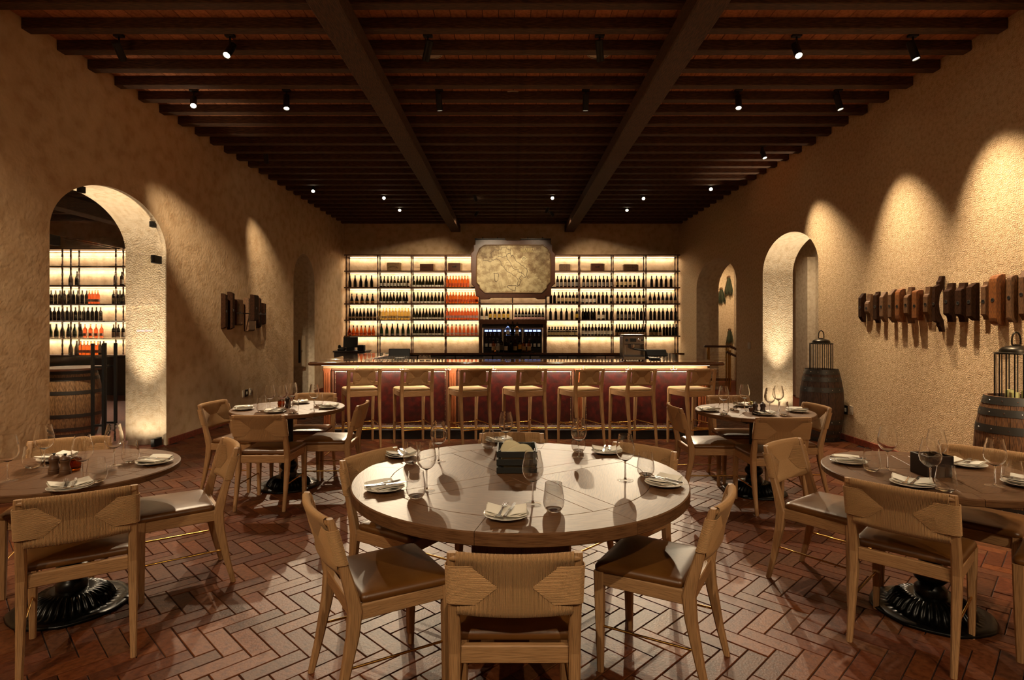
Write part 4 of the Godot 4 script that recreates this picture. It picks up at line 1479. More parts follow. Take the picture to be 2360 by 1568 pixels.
# ---------------------------------------------------------------- wine room behind the glazed arch
func build_wine_room() -> void:
	slab("floor_wine_room", MB.new().box(Vector3(-8.2, -0.11, -8.6), Vector3(6.9, 0.2, 10.4)), M.terracotta, "terracotta floor of the wine room")
	slab("wall_wine_room_far", MB.new().box(Vector3(-8.3, 2.0, -13.45), Vector3(6.7, 4.0, 0.2)), M.plaster, "far wall of the wine room")
	slab("wall_wine_room_side", MB.new().box(Vector3(-11.5, 2.0, -8.5), Vector3(0.2, 4.0, 9.8)), M.plaster, "side wall of the wine room")
	slab("wall_wine_room_near", MB.new().box(Vector3(-8.2, 2.0, -3.7), Vector3(6.5, 4.0, 0.2)), M.plaster, "near wall of the wine room")
	var c := struct("ceiling_wine_room", "dark beamed ceiling of the wine room")
	obj("deck", MB.new().box(Vector3(-8.25, 4.08, -8.6), Vector3(6.5, 0.2, 9.9)), M.dark_wood_x, c)
	for k in 11:
		obj("beam", MB.new().box(Vector3(-8.25, 3.92, -4.6 - k * 0.8), Vector3(6.5, 0.14, 0.14), 0.008), M.joist_x_w, c)
	obj("cross_beam", MB.new().box(Vector3(-7.9, 3.72, -8.6), Vector3(0.3, 0.24, 9.7), 0.01), M.joist_z_w, c)
	# glazing: two leaves and a fixed fan light
	var x := WL - 0.05
	for q in [[5.62, 6.40, 1, "leaf by the near jamb"], [6.41, 7.44, -1, "leaf by the lit jamb"]]:
		var t := thing("glass_door", "frameless glass door " + q[3] + " of the glazed arch", "door", Vector3(x, 0, 0))
		obj("pane", MB.new().box(Vector3(0, 1.225, -(q[0] + q[1]) / 2), Vector3(0.012, 2.42, q[1] - q[0])), M.pane, t)
		var hz: float = -q[0] - 0.07 if q[2] > 0 else -q[1] + 0.07
		for y in [2.40, 0.07]:
			obj("patch_fitting", MB.new().box(Vector3(0, y, hz), Vector3(0.05, 0.10, 0.16), 0.004), M.matte_black, t)
		var pz: float = -6.33 if q[2] > 0 else -6.52
		for s in [-1, 1]:
			obj("pull_bar", MB.new().box(Vector3(s * 0.06, 0.80, pz), Vector3(0.03, 1.12, 0.03), 0.004), M.matte_black, t)
		for y in [1.10, 0.46]:
			obj("pull_bracket", MB.new().box(Vector3(0, y, pz), Vector3(0.12, 0.022, 0.022), 0.003), M.matte_black, t)
	var fan := thing("fan_light", "fixed glass fan light filling the top of the glazed arch", "glass", Vector3(x, 0, 0))
	var poly := PackedVector2Array()
	for i in 25:
		var p := arch_point([5.61, 7.49, 2.50, 0.60], i / 24.0)
		poly.append(p)
	poly.append(Vector2(7.49, 2.455))
	poly.append(Vector2(5.61, 2.455))
	obj("pane", MB.new().prism(poly, 0.012, Transform3D(Basis(Vector3(0, 0, -1), Vector3.UP, Vector3(1, 0, 0)), Vector3(0.006, 0, 0))), M.pane, fan)
	for i in [8, 19]:
		var p := arch_point([5.61, 7.49, 2.50, 0.60], i / 24.0)
		obj("clamp", MB.new().box(Vector3(0, p.y - 0.03, -p.x), Vector3(0.05, 0.07, 0.07), 0.004), M.matte_black, fan)
	slab("trim_1", MB.new().box(Vector3(WL - 0.265, 0.004, -6.55), Vector3(0.5, 0.008, 1.88)), M.skirting, "terracotta threshold under the glass door")
	# barrel with a plank lid
	var hoops := [[0.0, 0.05], [0.09, 0.14], [0.28, 0.33], [0.60, 0.65], [0.79, 0.84], [0.88, 0.93]]
	barrel("barrel", Vector3(-6.28, 0, -8.25), 0.93, 0.30, 0.375, 20, hoops, "large pale oak barrel behind the glass door", M.pale_barrel_y, false)
	var lid := thing("round_board", "round plank top resting on the large pale barrel", "table top", Vector3(-6.28, 0.93, -8.25))
	obj("plank_disc", MB.new().lathe(PackedVector2Array([Vector2(0, 0), Vector2(0.42, 0), Vector2(0.425, 0.012), Vector2(0.42, 0.032), Vector2(0, 0.032)]), 32), M.walnut_x, lid)
	ceiling_spot(Vector3(-5.6, 3.84, -6.2), Vector3(-6.3, 0.6, -8.3), 9.0, 26, "added unseen spotlight in the wine room brightening the pale barrel")  # unseen lamp added so the barrel comes out brighter
	# lit shelves
	var s := thing("wine_room_shelving", "lit bottle shelves inside the wine room", "shelving", Vector3(-8.4, 0, -13.1))
	s.position = Vector3.ZERO
	var levels := [3.30, 2.90, 2.47, 2.05, 1.67, 1.28, 0.90]
	for k in 7:
		obj("shelf_board", MB.new().box(Vector3(-8.6, levels[k] - 0.015, -13.13), Vector3(5.2, 0.03, 0.40), 0.003), M.walnut_x, s)
		if k < 6:
			obj("led_strip", MB.new().box(Vector3(-8.6, levels[k] - 0.036, -13.27), Vector3(5.0, 0.008, 0.03)), M.led, s)
			area(Vector3(-8.6, levels[k] - 0.045, -13.27), Vector3(-8.6, levels[k] - 0.5, -13.31), Vector2(5.0, 0.03), 2.2)
	var prof := PackedVector2Array()
	for q in [[0.020, 0.0], [0.020, 0.05], [0.011, 0.06], [0.018, 0.09], [0.013, 0.15], [0.022, 0.22], [0.013, 0.29], [0.018, 0.31], [0.020, 0.33], [0.020, 0.36]]:
		prof.append(Vector2(q[0], q[1]))
	var spindle := MB.new().lathe(prof, 10).mesh()
	for px_ in [-10.9, -10.05, -9.86, -8.85, -7.9, -6.9]:
		for z in [-12.95, -13.2]:
			var p := Node3D.new()
			p.name = "post"
			s.add_child(p, true)
			p.position = Vector3(px_, 0, z)
			for k in range(1, 7):
				var o := inst("spindle", spindle, M.walnut_y, p)
				o.position.y = levels[k]
				o.scale.y = (levels[k - 1] - levels[k] - 0.03) / 0.36
	obj("base_cabinet", MB.new().box(Vector3(-8.6, 0.43, -13.13), Vector3(5.2, 0.86, 0.40), 0.004), M.dark_wood_x, s)


# ---------------------------------------------------------------- passage behind the open arches
func build_corridor() -> void:
	slab("floor_passage", MB.new().box(Vector3(6.1, -0.11, -11.5), Vector3(2.9, 0.2, 11.2)), M.terracotta, "terracotta floor of the passage")
	slab("wall_passage_side", MB.new().box(Vector3(6.5, 2.0, -11.5), Vector3(0.2, 4.0, 11.0)), M.pale_plaster, "pale wall across the passage")
	slab("wall_passage_far", MB.new().box(Vector3(5.7, 2.0, -16.6), Vector3(1.5, 4.0, 0.2)), M.plaster_rough, "rough plaster wall ending the passage")
	slab("wall_passage_near", MB.new().box(Vector3(5.75, 2.0, -6.1), Vector3(1.4, 4.0, 0.2)), M.plaster, "plaster wall closing the near passage")
	slab("wall_passage_pier", MB.new().box(Vector3(5.34, 2.0, -16.1), Vector3(0.53, 4.0, 0.6)), M.plaster, "plaster pier beside the stairs")
	slab("wall_passage_buttress", MB.new().box(Vector3(6.32, 1.5, -12.35), Vector3(0.18, 3.0, 0.5)), M.pale_plaster, "shallow pale pier on the passage wall")
	slab("ceiling_passage", MB.new().box(Vector3(6.1, 4.0, -11.5), Vector3(2.9, 0.2, 11.2)), M.pale_plaster, "pale ceiling of the passage")
	ceiling_spot(Vector3(5.95, 3.9, -14.6), Vector3(5.98, 2.1, -16.5), 5.0, 34, "black spotlight aimed at the hanging herbs")
	ceiling_spot(Vector3(5.5, 3.9, -10.6), Vector3(6.4, 1.5, -11.8), 3.0, 40, "black spotlight lighting the pale passage wall")
	# hanging herbs
	for q in [[Vector3(6.02, 2.62, -16.47), 0.46, 0.14, "hanging bundle of dried herbs on the passage wall"], [Vector3(6.22, 2.95, -16.42), 0.55, 0.14, "second dried herb bundle, half hidden by the arch edge"], [Vector3(6.24, 1.45, -16.42), 0.42, 0.12, "lowest dried herb bundle above the handrail"]]:
		var t := thing("herb_bundle", q[3], "herbs", q[0], 0.0, "hanging dried herbs")
		obj("tie", MB.new().lathe(PackedVector2Array([Vector2(0.03, -0.03), Vector2(0.045, -0.015), Vector2(0.045, 0.02), Vector2(0.02, 0.035), Vector2(0, 0.036)]), 10), M.old_wood_y, t)
		var mb := MB.new()
		for i in 130:
			var a := rng.randf() * TAU
			var s := sqrt(rng.randf())
			var len: float = q[1] * rng.randf_range(0.75, 1.0)
			var pts := PackedVector3Array()
			for k in 5:
				var f := k / 4.0
				var spread: float = 0.025 + (q[2] - 0.025) * pow(f, 0.8)
				pts.append(Vector3(cos(a) * s * spread, -len * f, sin(a) * s * spread * 0.45 + 0.02) + Vector3(rng.randf_range(-0.006, 0.006), 0, 0))
			mb.tube(pts, 0.004, 3, PackedFloat32Array([0.002, 0.003, 0.004, 0.005, 0.002]), false)
		obj("strands", mb, M.herb, t).set_meta("kind", "stuff")
	# stair railing
	var r := thing("stair_railing", "brass and wood stair railing seen through the far arch", "railing", Vector3(5.0, 0, -13.6))
	r.position = Vector3.ZERO
	var z := -13.62
	obj("hand_rail", MB.new().box(Vector3(4.87, 1.07, z), Vector3(0.60, 0.05, 0.07), 0.012), M.walnut_x, r)
	var slope := Basis(Vector3(0, 0, 1), -0.45)
	obj("hand_rail", MB.new().box(Vector3(5.32, 1.0, z + 0.06), Vector3(0.42, 0.05, 0.07), 0.012, slope), M.walnut_x, r)
	obj("lower_rail", MB.new().box(Vector3(5.26, 0.86, z + 0.10), Vector3(0.44, 0.05, 0.05), 0.010, slope), M.walnut_x, r)
	for q in [[4.66, 1.05], [4.69, 1.05], [5.10, 1.05], [5.15, 1.0], [5.19, 0.98], [5.34, 0.93], [5.38, 0.92]]:
		obj("post", MB.new().box(Vector3(q[0], q[1] / 2, z), Vector3(0.024, q[1], 0.05), 0.004), M.brass, r)
	var wires := MB.new()
	for i in 30:
		wires.tube(PackedVector3Array([Vector3(4.70, 0.12 + i * 0.028, z), Vector3(5.10, 0.12 + i * 0.028, z)]), 0.003, 4)
	obj("wire_infill", wires, M.brass, r).set_meta("kind", "stuff")
	obj("stair_string", MB.new().box(Vector3(4.95, 0.26, z - 0.35), Vector3(0.8, 0.06, 0.08), 0.01), M.walnut_x, r)


# ---------------------------------------------------------------- tableware
var protos := {}

func proto(key: String, category: String) -> Node3D:  # a model that is only copied, never shown itself
	var t := Node3D.new()
	t.name = key + "_proto"
	t.set_meta("category", category)
	protos[key] = t
	return t


func lay(key: String, at: Vector3, turn: float, label: String, group := "") -> Node3D:
	return dup(protos[key], at, turn, label, group)


# outer profile and, from the rim back down, an inner one: a real glass wall
func shell(outer: PackedVector2Array, thick: float, floor_: float) -> PackedVector2Array:
	var p := outer.duplicate()
	var n := outer.size()
	for j in range(n - 1, -1, -1):
		var q := outer[j]
		if q.x <= thick * 2.0:
			continue
		var d := (outer[mini(j + 1, n - 1)] - outer[maxi(j - 1, 0)]).normalized()
		var w := q - Vector2(d.y, -d.x) * thick
		if w.y < outer[0].y + floor_:
			continue
		p.append(Vector2(maxf(w.x, 0.0), w.y))
	p.append(Vector2(0.0, outer[0].y + floor_))
	return p


func make_tableware() -> void:
	var g := proto("wine_glass", "wine glass")
	var bowl := PackedVector2Array()
	for q in [[0.0, 0.0995], [0.006, 0.0995], [0.016, 0.104], [0.030, 0.114], [0.042, 0.130], [0.0475, 0.150], [0.0465, 0.172], [0.042, 0.197], [0.0365, 0.220], [0.0335, 0.236]]:
		bowl.append(Vector2(q[0], q[1]))
	obj("bowl", MB.new().lathe(shell(bowl, 0.0009, 0.003), 32), M.solid_glass, g)
	var stem := PackedVector2Array()
	var foot := PackedVector2Array()
	for q in [[0.040, 0.0008], [0.041, 0.0016], [0.039, 0.0028], [0.020, 0.0042], [0.009, 0.0062]]:
		foot.append(Vector2(q[0], q[1]))
	obj("foot", MB.new().lathe(foot, 32), M.crystal, g)
	for q in [[0.0, 0.0055], [0.009, 0.0062], [0.0065, 0.010], [0.0045, 0.018], [0.0036, 0.05], [0.0038, 0.085], [0.0045, 0.094], [0.0052, 0.0985], [0.0, 0.0990]]:
		stem.append(Vector2(q[0], q[1]))
	obj("stem", MB.new().lathe(stem, 28), M.solid_glass, g)

	g = proto("tumbler", "tumbler")
	var wall := PackedVector2Array()
	for q in [[0.0, 0.0006], [0.024, 0.0006], [0.030, 0.005], [0.036, 0.012], [0.0425, 0.024], [0.0455, 0.040], [0.0435, 0.065], [0.039, 0.095], [0.0355, 0.122]]:
		wall.append(Vector2(q[0], q[1]))
	obj("cup", MB.new().lathe(shell(wall, 0.0010, 0.006), 32), M.solid_glass, g)

	g = proto("side_plate", "plate")
	var dish := PackedVector2Array()
	for q in [[0.0, 0.001], [0.050, 0.001], [0.054, 0.004], [0.080, 0.012], [0.094, 0.016], [0.0955, 0.0175], [0.094, 0.0185], [0.080, 0.0150], [0.056, 0.0075], [0.0, 0.0065]]:
		dish.append(Vector2(q[0], q[1]))
	obj("dish", MB.new().lathe(dish, 40), M.porcelain, g)

	for v in 2:  # napkins folded into a strip over the plate, local -Z away from the diner
		g = proto(["napkin", "napkin_wide"][v], "napkin")
		for layer in 3:
			var rows := []
			var hx: float = [0.075, 0.085][v] - layer * 0.002
			var hz: float = [0.068, 0.060][v] - layer * 0.0015
			for j in 7:
				var row := PackedVector3Array()
				for i in 13:
					var s := -1.0 + 2.0 * i / 12.0
					var t := -1.0 + 2.0 * j / 6.0
					var y := 0.0195 + 0.0032 * layer + 0.010 * s * s + 0.003 * t * t * (1 if v else -1) + 0.0025 * sin(s * 5.0 + layer * 2.0 + v) + 0.004 * maxf(0.0, absf(s) - 0.72) * (layer + 1)
					row.append(Vector3(s * hx + 0.006 * t * (v - 0.5), y, t * hz + 0.003 * sin(s * 4.0 + layer)))
				rows.append(row)
			# closed flat body: upper sheet, lower sheet, edges
			var low := []
			for row in rows:
				var r2 := PackedVector3Array()
				for p in row:
					r2.append(p - Vector3(0, 0.0026, 0))
				low.append(r2)
			var mb := MB.new().sheet(rows)
			mb.sheet(low)
			for j in 6:
				mb.quad(rows[j][0], rows[j + 1][0], low[j + 1][0], low[j][0])
				mb.quad(rows[j][12], rows[j + 1][12], low[j + 1][12], low[j][12])
			for i in 12:
				mb.quad(rows[0][i], rows[0][i + 1], low[0][i + 1], low[0][i])
				mb.quad(rows[6][i], rows[6][i + 1], low[6][i + 1], low[6][i])
			obj("fold", mb, M.linen, g)

	g = proto("fork", "fork")
	var handle := []
	for q in [[0.090, 0.0105, 0.0042], [0.080, 0.0110, 0.0035], [0.05, 0.0060, 0.0035], [0.0, 0.0036, 0.006], [-0.025, 0.0045, 0.009], [-0.035, 0.010, 0.0085], [-0.045, 0.0125, 0.006]]:
		handle.append(MB.ring8(Vector3(0, q[2], q[0]), q[1] * 2, 0.0022, 0.0008, Vector3.RIGHT, Vector3.UP))
	obj("handle", MB.new().loft(handle), M.steel, g)
	for i in 4:
		var x := -0.0098 + 0.00653 * i
		obj("tine", MB.new().tube(PackedVector3Array([Vector3(x, 0.006, -0.044), Vector3(x, 0.0045, -0.06), Vector3(x, 0.007, -0.080), Vector3(x, 0.0095, -0.090)]), 0.0016, 5, PackedFloat32Array([0.0019, 0.0016, 0.0013, 0.0006])), M.steel, g)

	g = proto("knife", "knife")
	var grip := []
	for q in [[0.095, 0.007, 0.006], [0.09, 0.0105, 0.0085], [0.06, 0.0085, 0.0075], [0.01, 0.0075, 0.007], [0.004, 0.0095, 0.0085], [0.0, 0.0075, 0.006]]:
		grip.append(MB.ring8(Vector3(0, 0.005, q[0]), q[1] * 1.5, q[2], 0.002, Vector3.RIGHT, Vector3.UP))
	obj("handle", MB.new().loft(grip), M.steel, g)
	obj("blade", MB.new().prism(PackedVector2Array([Vector2(-0.005, 0.0), Vector2(0.006, 0.0), Vector2(0.0085, 0.02), Vector2(0.009, 0.07), Vector2(0.006, 0.095), Vector2(0.0, 0.105), Vector2(-0.005, 0.10)]), 0.0016, Transform3D(Basis(Vector3.RIGHT, -PI / 2), Vector3(0, 0.006, 0))), M.steel, g)

	g = proto("salt_mill", "mill")
	obj("body", MB.new().lathe(PackedVector2Array([Vector2(0, 0), Vector2(0.026, 0), Vector2(0.027, 0.004), Vector2(0.027, 0.018), Vector2(0.025, 0.020), Vector2(0.026, 0.022), Vector2(0.026, 0.026), Vector2(0.021, 0.040), Vector2(0.019, 0.052), Vector2(0.022, 0.066), Vector2(0.025, 0.072), Vector2(0.024, 0.076), Vector2(0.0, 0.076)]), 24), M.mill_wood, g)
	obj("cap", MB.new().lathe(PackedVector2Array([Vector2(0, 0.0762), Vector2(0.022, 0.0762), Vector2(0.025, 0.080), Vector2(0.023, 0.088), Vector2(0.013, 0.098), Vector2(0.007, 0.100), Vector2(0.0, 0.100)]), 24), M.mill_wood, g)
	obj("knob", MB.new().lathe(PackedVector2Array([Vector2(0.004, 0.100), Vector2(0.004, 0.103), Vector2(0.008, 0.105), Vector2(0.008, 0.109), Vector2(0, 0.111)]), 12), M.matte_black, g)


# one seat: plate, napkin, fork, knife; "face" points from the diner to the table centre
func setting(at: Vector3, face: Vector3, where: String, twist := 0.0, wide := false) -> void:
	var turn := atan2(-face.x, -face.z) + twist
	lay("side_plate", at, turn, "white side plate " + where, "side plates")
	var n := "napkin_wide" if wide else "napkin"
	lay(n, at, turn, "folded white napkin on the plate " + where, "napkins")
	var b := Basis(Vector3.UP, turn)
	lay("fork", at + b * Vector3(-0.018, 0.0255, 0.0), turn - 0.12, "steel fork on the napkin " + where, "forks")
	lay("knife", at + b * Vector3(0.014, 0.0255, 0.0), turn - 0.16, "steel knife on the napkin " + where, "knives")


func build_tableware() -> void:
	make_tableware()
	var big := Vector3(0.05, 0, -3.06)
	var centres := [big, Vector3(-2.43, 0, -3.20), Vector3(-2.15, 0, -5.60), Vector3(2.28, 0, -5.40), Vector3(2.28, 0, -3.13)]
	var titles := ["large table", "glass-door table", "wall-socket table", "lit-arch table", "oak-barrel table"]
	# [plate px, seat words, twist], [glass px], [tumbler px]
	var laid := [
		[[[1167, 1192, "bar-facing seat", 0.03], [886, 1130, "seat turned to the oak barrel", 0.25], [925, 1053, "seat backing the socket table", -0.5], [1150, 1019, "seat backing onto the stools", 0.3], [1398, 1045, "seat backing onto the lit-arch table", 0.75], [1531, 1119, "seat turned to the glazed arch", -0.45]],
			[[1228, 1163], [983, 1131], [1011, 1065], [1166, 1034], [1334, 1056], [1441, 1108]], [[1276, 1179], [959, 1148], [947, 1069], [1125, 1034], [1333, 1042], [1488, 1098]]],
		[[[162, 1128, "seat turned to the glass", 0.1], [356, 1069, "seat backing onto the large table", -0.4], [130, 1062, "seat backing onto the glass door", 0.4]],
			[[18, 1110], [102, 1077], [190, 1110], [263, 1075]], [[74, 1079], [223, 1112], [301, 1066]]],
		[[[561, 945, "socket side seat", 0.2], [758, 941, "bar end seat", -0.2], [692, 930, "bar side seat", 0.5], [634, 951, "seat turned to the bar", 0.1]],
			[[622, 946], [650, 946], [674, 938], [724, 944]], [[603, 949], [677, 952], [735, 935]]],
		[[[1634, 948, "stool side seat", 0.3], [1837, 950, "far barrel side seat", 0.1], [1762, 957, "seat turned to the bar", 0.2], [1712, 937, "bar side seat", 0.5]],
			[[1668, 949], [1716, 944], [1774, 956], [1794, 948]], [[1668, 955], [1690, 944], [1806, 958]]],
		[[[1955, 1068, "seat backing onto the large table", 0.2], [2228, 1075, "barrel side seat", 0.3], [2102, 1120, "seat turned to the barrel", 0.2], [2362, 1120, "frame edge seat", 0.0]],
			[[2045, 1083], [2144, 1125], [2158, 1092], [2293, 1121]], [[2009, 1086], [2180, 1133], [2333, 1118]]],
	]
	for k in 5:
		var c: Vector3 = centres[k]
		for s in laid[k][0]:
			var p := on_y(s[0], s[1], TOP)
			var face := (c - p)
			face.y = 0
			setting(p, face.normalized(), "at the " + titles[k] + ", " + s[2], s[3], rng.randf() < 0.5)
		for e in [[1, "wine_glass", "empty stemmed wine glass"], [2, "tumbler", "empty stemless tumbler"]]:
			var free: Array = laid[k][0].duplicate()
			for s in laid[k][e[0]]:
				var p := on_y(s[0], s[1], TOP)
				var best := 0
				for i in free.size():
					if p.distance_to(on_y(free[i][0], free[i][1], TOP)) < p.distance_to(on_y(free[best][0], free[best][1], TOP)):
						best = i
				var seat: String = free[best][2] if free.size() else "beyond the mills"
				if free.size():
					free.remove_at(best)
				lay(e[1], p, rng.randf() * TAU, e[2] + " at the " + titles[k] + ", " + seat, e[2] + "s")
	# mills, amber votive, flowers
	lay("salt_mill", on_y(124.6, 1092, TOP), 0, "turned wooden salt mill at the table before the glazed arch", "salt and pepper mills before the glazed arch")
	lay("salt_mill", on_y(150.4, 1093, TOP), 0, "turned wooden salt mill at the table before the glazed arch", "salt and pepper mills before the glazed arch")
	for q in [[1740.5, 955], [1758, 955]]:
		var m := lay("salt_mill", on_y(q[0], q[1], TOP), 0, "dark turned pepper mill at the table by the lit arch", "mills by the lit arch")
		for p in m.get_children():
			p.material_override = M.mill_dark
	votive(on_y(172, 1084, TOP), "amber glass votive beside the salt mills")
	votive(on_y(648, 938, TOP), "amber glass votive at the table by the wall sockets")
	var d := lay("salt_mill", on_y(663, 940, TOP), 0, "dark pepper mill at the table by the wall sockets", "")
	for p in d.get_children():
		p.material_override = M.mill_dark
	flowers(on_y(1731, 948, TOP))
	crate(Vector3((1191.5 - PX) * 3.2 / FOCAL, TOP, -3.215), 0.222, 0.26, 0.123)
	small_box(on_y(2147, 1094, TOP))


func votive(at: Vector3, label: String) -> void:
	var t := thing("votive_glass", label, "votive", at)
	var rows := []
	for q in [[0.0, 0.001], [0.024, 0.001], [0.030, 0.010], [0.033, 0.030], [0.031, 0.055], [0.028, 0.062], [0.026, 0.055], [0.027, 0.03], [0.024, 0.012], [0.0, 0.010]]:
		var row := PackedVector3Array()
		for i in 40:
			var a := TAU * i / 40
			var r: float = q[0] * (1.0 + 0.05 * cos(a * 8.0) * sin(q[1] * 160.0))
			row.append(Vector3(cos(a) * r, q[1], -sin(a) * r))
		rows.append(row)
	obj("cup", MB.new().sheet(rows, true), M.amber, t)


func flowers(at: Vector3) -> void:
	var t := thing("flower_pot", "tiny pot of dry yellow flowers by the dark mills", "flowers", at)
	obj("pot", MB.new().lathe(PackedVector2Array([Vector2(0, 0), Vector2(0.018, 0), Vector2(0.022, 0.03), Vector2(0.023, 0.034), Vector2(0.0, 0.034)]), 16), M.mill_wood, t)
	for i in 14:
		var a := rng.randf() * TAU
		var r := rng.randf() * 0.028
		var y := rng.randf_range(0.055, 0.10)
		var p := Vector3(cos(a) * r, y, sin(a) * r)
		var f := obj("flower", MB.new().lathe(PackedVector2Array([Vector2(0, -0.006), Vector2(0.007, -0.002), Vector2(0.009, 0.003), Vector2(0.004, 0.006), Vector2(0, 0.005)]), 8, p), M.wax if i % 3 else M.amber_matte, t)
		obj("stalk", MB.new().tube(PackedVector3Array([Vector3(p.x * 0.2, 0.03, p.z * 0.2), p]), 0.0012, 4), M.herb, f)


func crate(at: Vector3, w: float, d: float, h: float) -> void:
	var t := thing("slatted_crate", "black slatted wooden crate with rope handles on the large table", "crate", at)
	var th := 0.009
	for s in [-1, 1]:
		for k in 3:
			var y := h * (0.14 + 0.345 * k)
			obj("slat", MB.new().box(Vector3(0, y, s * (d / 2 - th / 2)), Vector3(w, h * 0.255, th), 0.0015), M.crate_black, t)
			obj("slat", MB.new().box(Vector3(s * (w / 2 - th / 2), y, 0), Vector3(th, h * 0.255, d - 2 * th - 0.001), 0.0015), M.crate_black, t)
		for e in [-1, 1]:
			obj("corner_post", MB.new().box(Vector3(e * (w / 2 - th * 1.9), h / 2, s * (d / 2 - th * 1.9)), Vector3(0.014, h - 0.002, 0.014), 0.001), M.crate_black, t)
		var loop := PackedVector3Array()
		for i in 9:
			var a := PI * i / 8.0
			loop.append(Vector3(s * (w / 2 + 0.004 + 0.012 * sin(a)), h * 0.72 - 0.045 * sin(a), -cos(a) * 0.035))
		obj("rope_handle", MB.new().tube(loop, 0.0035, 6), M.mill_wood, t)
	obj("bottom", MB.new().box(Vector3(0, 0.006, 0), Vector3(w - 0.02, 0.008, d - 0.02)), M.crate_black, t)
	# rounded folds of pale cloth standing in the crate
	for k in 2:
		var c := thing("folded_cloth", ["pale rounded cloth fold at the front of the black crate", "paler cloth fold behind it in the black crate"][k], "cloth", at + Vector3([0.012, -0.012][k], 0.012, [0.06, 0.0][k]))
		var rows := []
		for j in 9:
			var row := PackedVector3Array()
			for i in 17:
				var s := -1.0 + 2.0 * i / 16.0
				var f := j / 8.0
				var top: float = [0.120, 0.122][k] + [0.016, 0.024][k] * cos((s + [-0.25, 0.35][k]) * 2.2) - 0.045 * pow(absf(s), 5.0)
				var y := top * sin(PI * f)
				row.append(Vector3(s * 0.085, maxf(0.0, y), [0.012, 0.016][k] * cos(PI * f) + 0.006 * sin(s * 3.0 + k)))
			rows.append(row)
		obj("fold", MB.new().sheet(rows), M.ecru, c)


func small_box(at: Vector3) -> void:
	var t := thing("condiment_box", "small dark open box at the table beside the oak barrel", "box", at)
	var w := 0.13
	var h := 0.11
	for s in [-1, 1]:
		obj("side", MB.new().box(Vector3(s * (w / 2), h / 2, 0), Vector3(0.01, h, w), 0.002), M.dark_wood_x, t)
		obj("end_board", MB.new().box(Vector3(0, h / 2, s * (w / 2 - 0.005)), Vector3(w - 0.011, h, 0.01), 0.002), M.dark_wood_x, t)
	obj("bottom", MB.new().box(Vector3(0, 0.005, 0), Vector3(w - 0.012, 0.008, w - 0.022)), M.dark_wood_x, t)
	for q in [[-0.03, -0.02, "dark salt mill in the small open box"], [0.03, 0.015, "dark pepper mill in the small open box"]]:
		var m := lay("salt_mill", at + Vector3(q[0], 0.0095, q[1]), 0, q[2], "")
		for p in m.get_children():
			p.material_override = M.mill_dark


# ---------------------------------------------------------------- bottles
const SHAPES := {
	"bordeaux": [[0.0, 0.0], [0.034, 0.0], [0.0375, 0.004], [0.038, 0.19], [0.034, 0.212], [0.020, 0.228], [0.0145, 0.24], [0.0138, 0.298], [0.0155, 0.30], [0.0155, 0.309], [0.0, 0.31]],
	"burgundy": [[0.0, 0.0], [0.036, 0.0], [0.0405, 0.004], [0.0408, 0.125], [0.037, 0.155], [0.026, 0.195], [0.0175, 0.228], [0.0142, 0.25], [0.0138, 0.292], [0.0155, 0.294], [0.0155, 0.303], [0.0, 0.304]],
	"champagne": [[0.0, 0.0], [0.038, 0.0], [0.0435, 0.005], [0.044, 0.135], [0.039, 0.17], [0.026, 0.215], [0.0175, 0.25], [0.0155, 0.275], [0.0155, 0.30], [0.0175, 0.302], [0.0175, 0.318], [0.0, 0.32]],
	"flute": [[0.0, 0.0], [0.033, 0.0], [0.037, 0.004], [0.0375, 0.115], [0.033, 0.16], [0.023, 0.225], [0.0155, 0.275], [0.0138, 0.31], [0.0152, 0.312], [0.0152, 0.322], [0.0, 0.323]],
	"squat": [[0.0, 0.0], [0.040, 0.0], [0.046, 0.006], [0.049, 0.06], [0.046, 0.10], [0.033, 0.145], [0.021, 0.185], [0.0155, 0.215], [0.0145, 0.255], [0.0165, 0.257], [0.0165, 0.268], [0.0, 0.27]],
	"spirit": [[0.0, 0.0], [0.036, 0.0], [0.040, 0.005], [0.040, 0.165], [0.037, 0.18], [0.020, 0.20], [0.0155, 0.21], [0.015, 0.255], [0.018, 0.257], [0.018, 0.285], [0.0, 0.286]],
	"jar": [[0.0, 0.0], [0.034, 0.0], [0.0385, 0.005], [0.0385, 0.14], [0.034, 0.165], [0.018, 0.18], [0.0165, 0.205], [0.020, 0.207], [0.020, 0.235], [0.0, 0.236]],
}

func bottle_proto(key: String, shape: String, glass: Material, cap: Material, cap_from: float, label: Material, y0: float, y1: float, extra := []) -> void:
	var g := proto(key, "bottle")
	var prof := PackedVector2Array()
	for q in SHAPES[shape]:
		prof.append(Vector2(q[0], q[1]))
	obj("body", MB.new().lathe(prof, 14), glass, g)
	var cp := PackedVector2Array()
	for q in SHAPES[shape]:
		if q[1] >= cap_from:
			cp.append(Vector2(q[0] + (0.0009 if q[0] > 0 else 0.0), q[1] + (0.0006 if q[0] == 0 else 0.0)))
	if cap and cp.size() > 2:
		obj("capsule", MB.new().lathe(cp, 12), cap, g)
	if label:
		obj("paper_label", MB.new().lathe(arc_profile(shape, y0, y1), 10, Vector3.ZERO, Basis(), 0.5, 0.0), label, g)
	for e in extra:
		obj("neck_label", MB.new().lathe(arc_profile(shape, e[0], e[1]), 8, Vector3.ZERO, Basis(), 0.45, PI * 0.05), e[2], g)


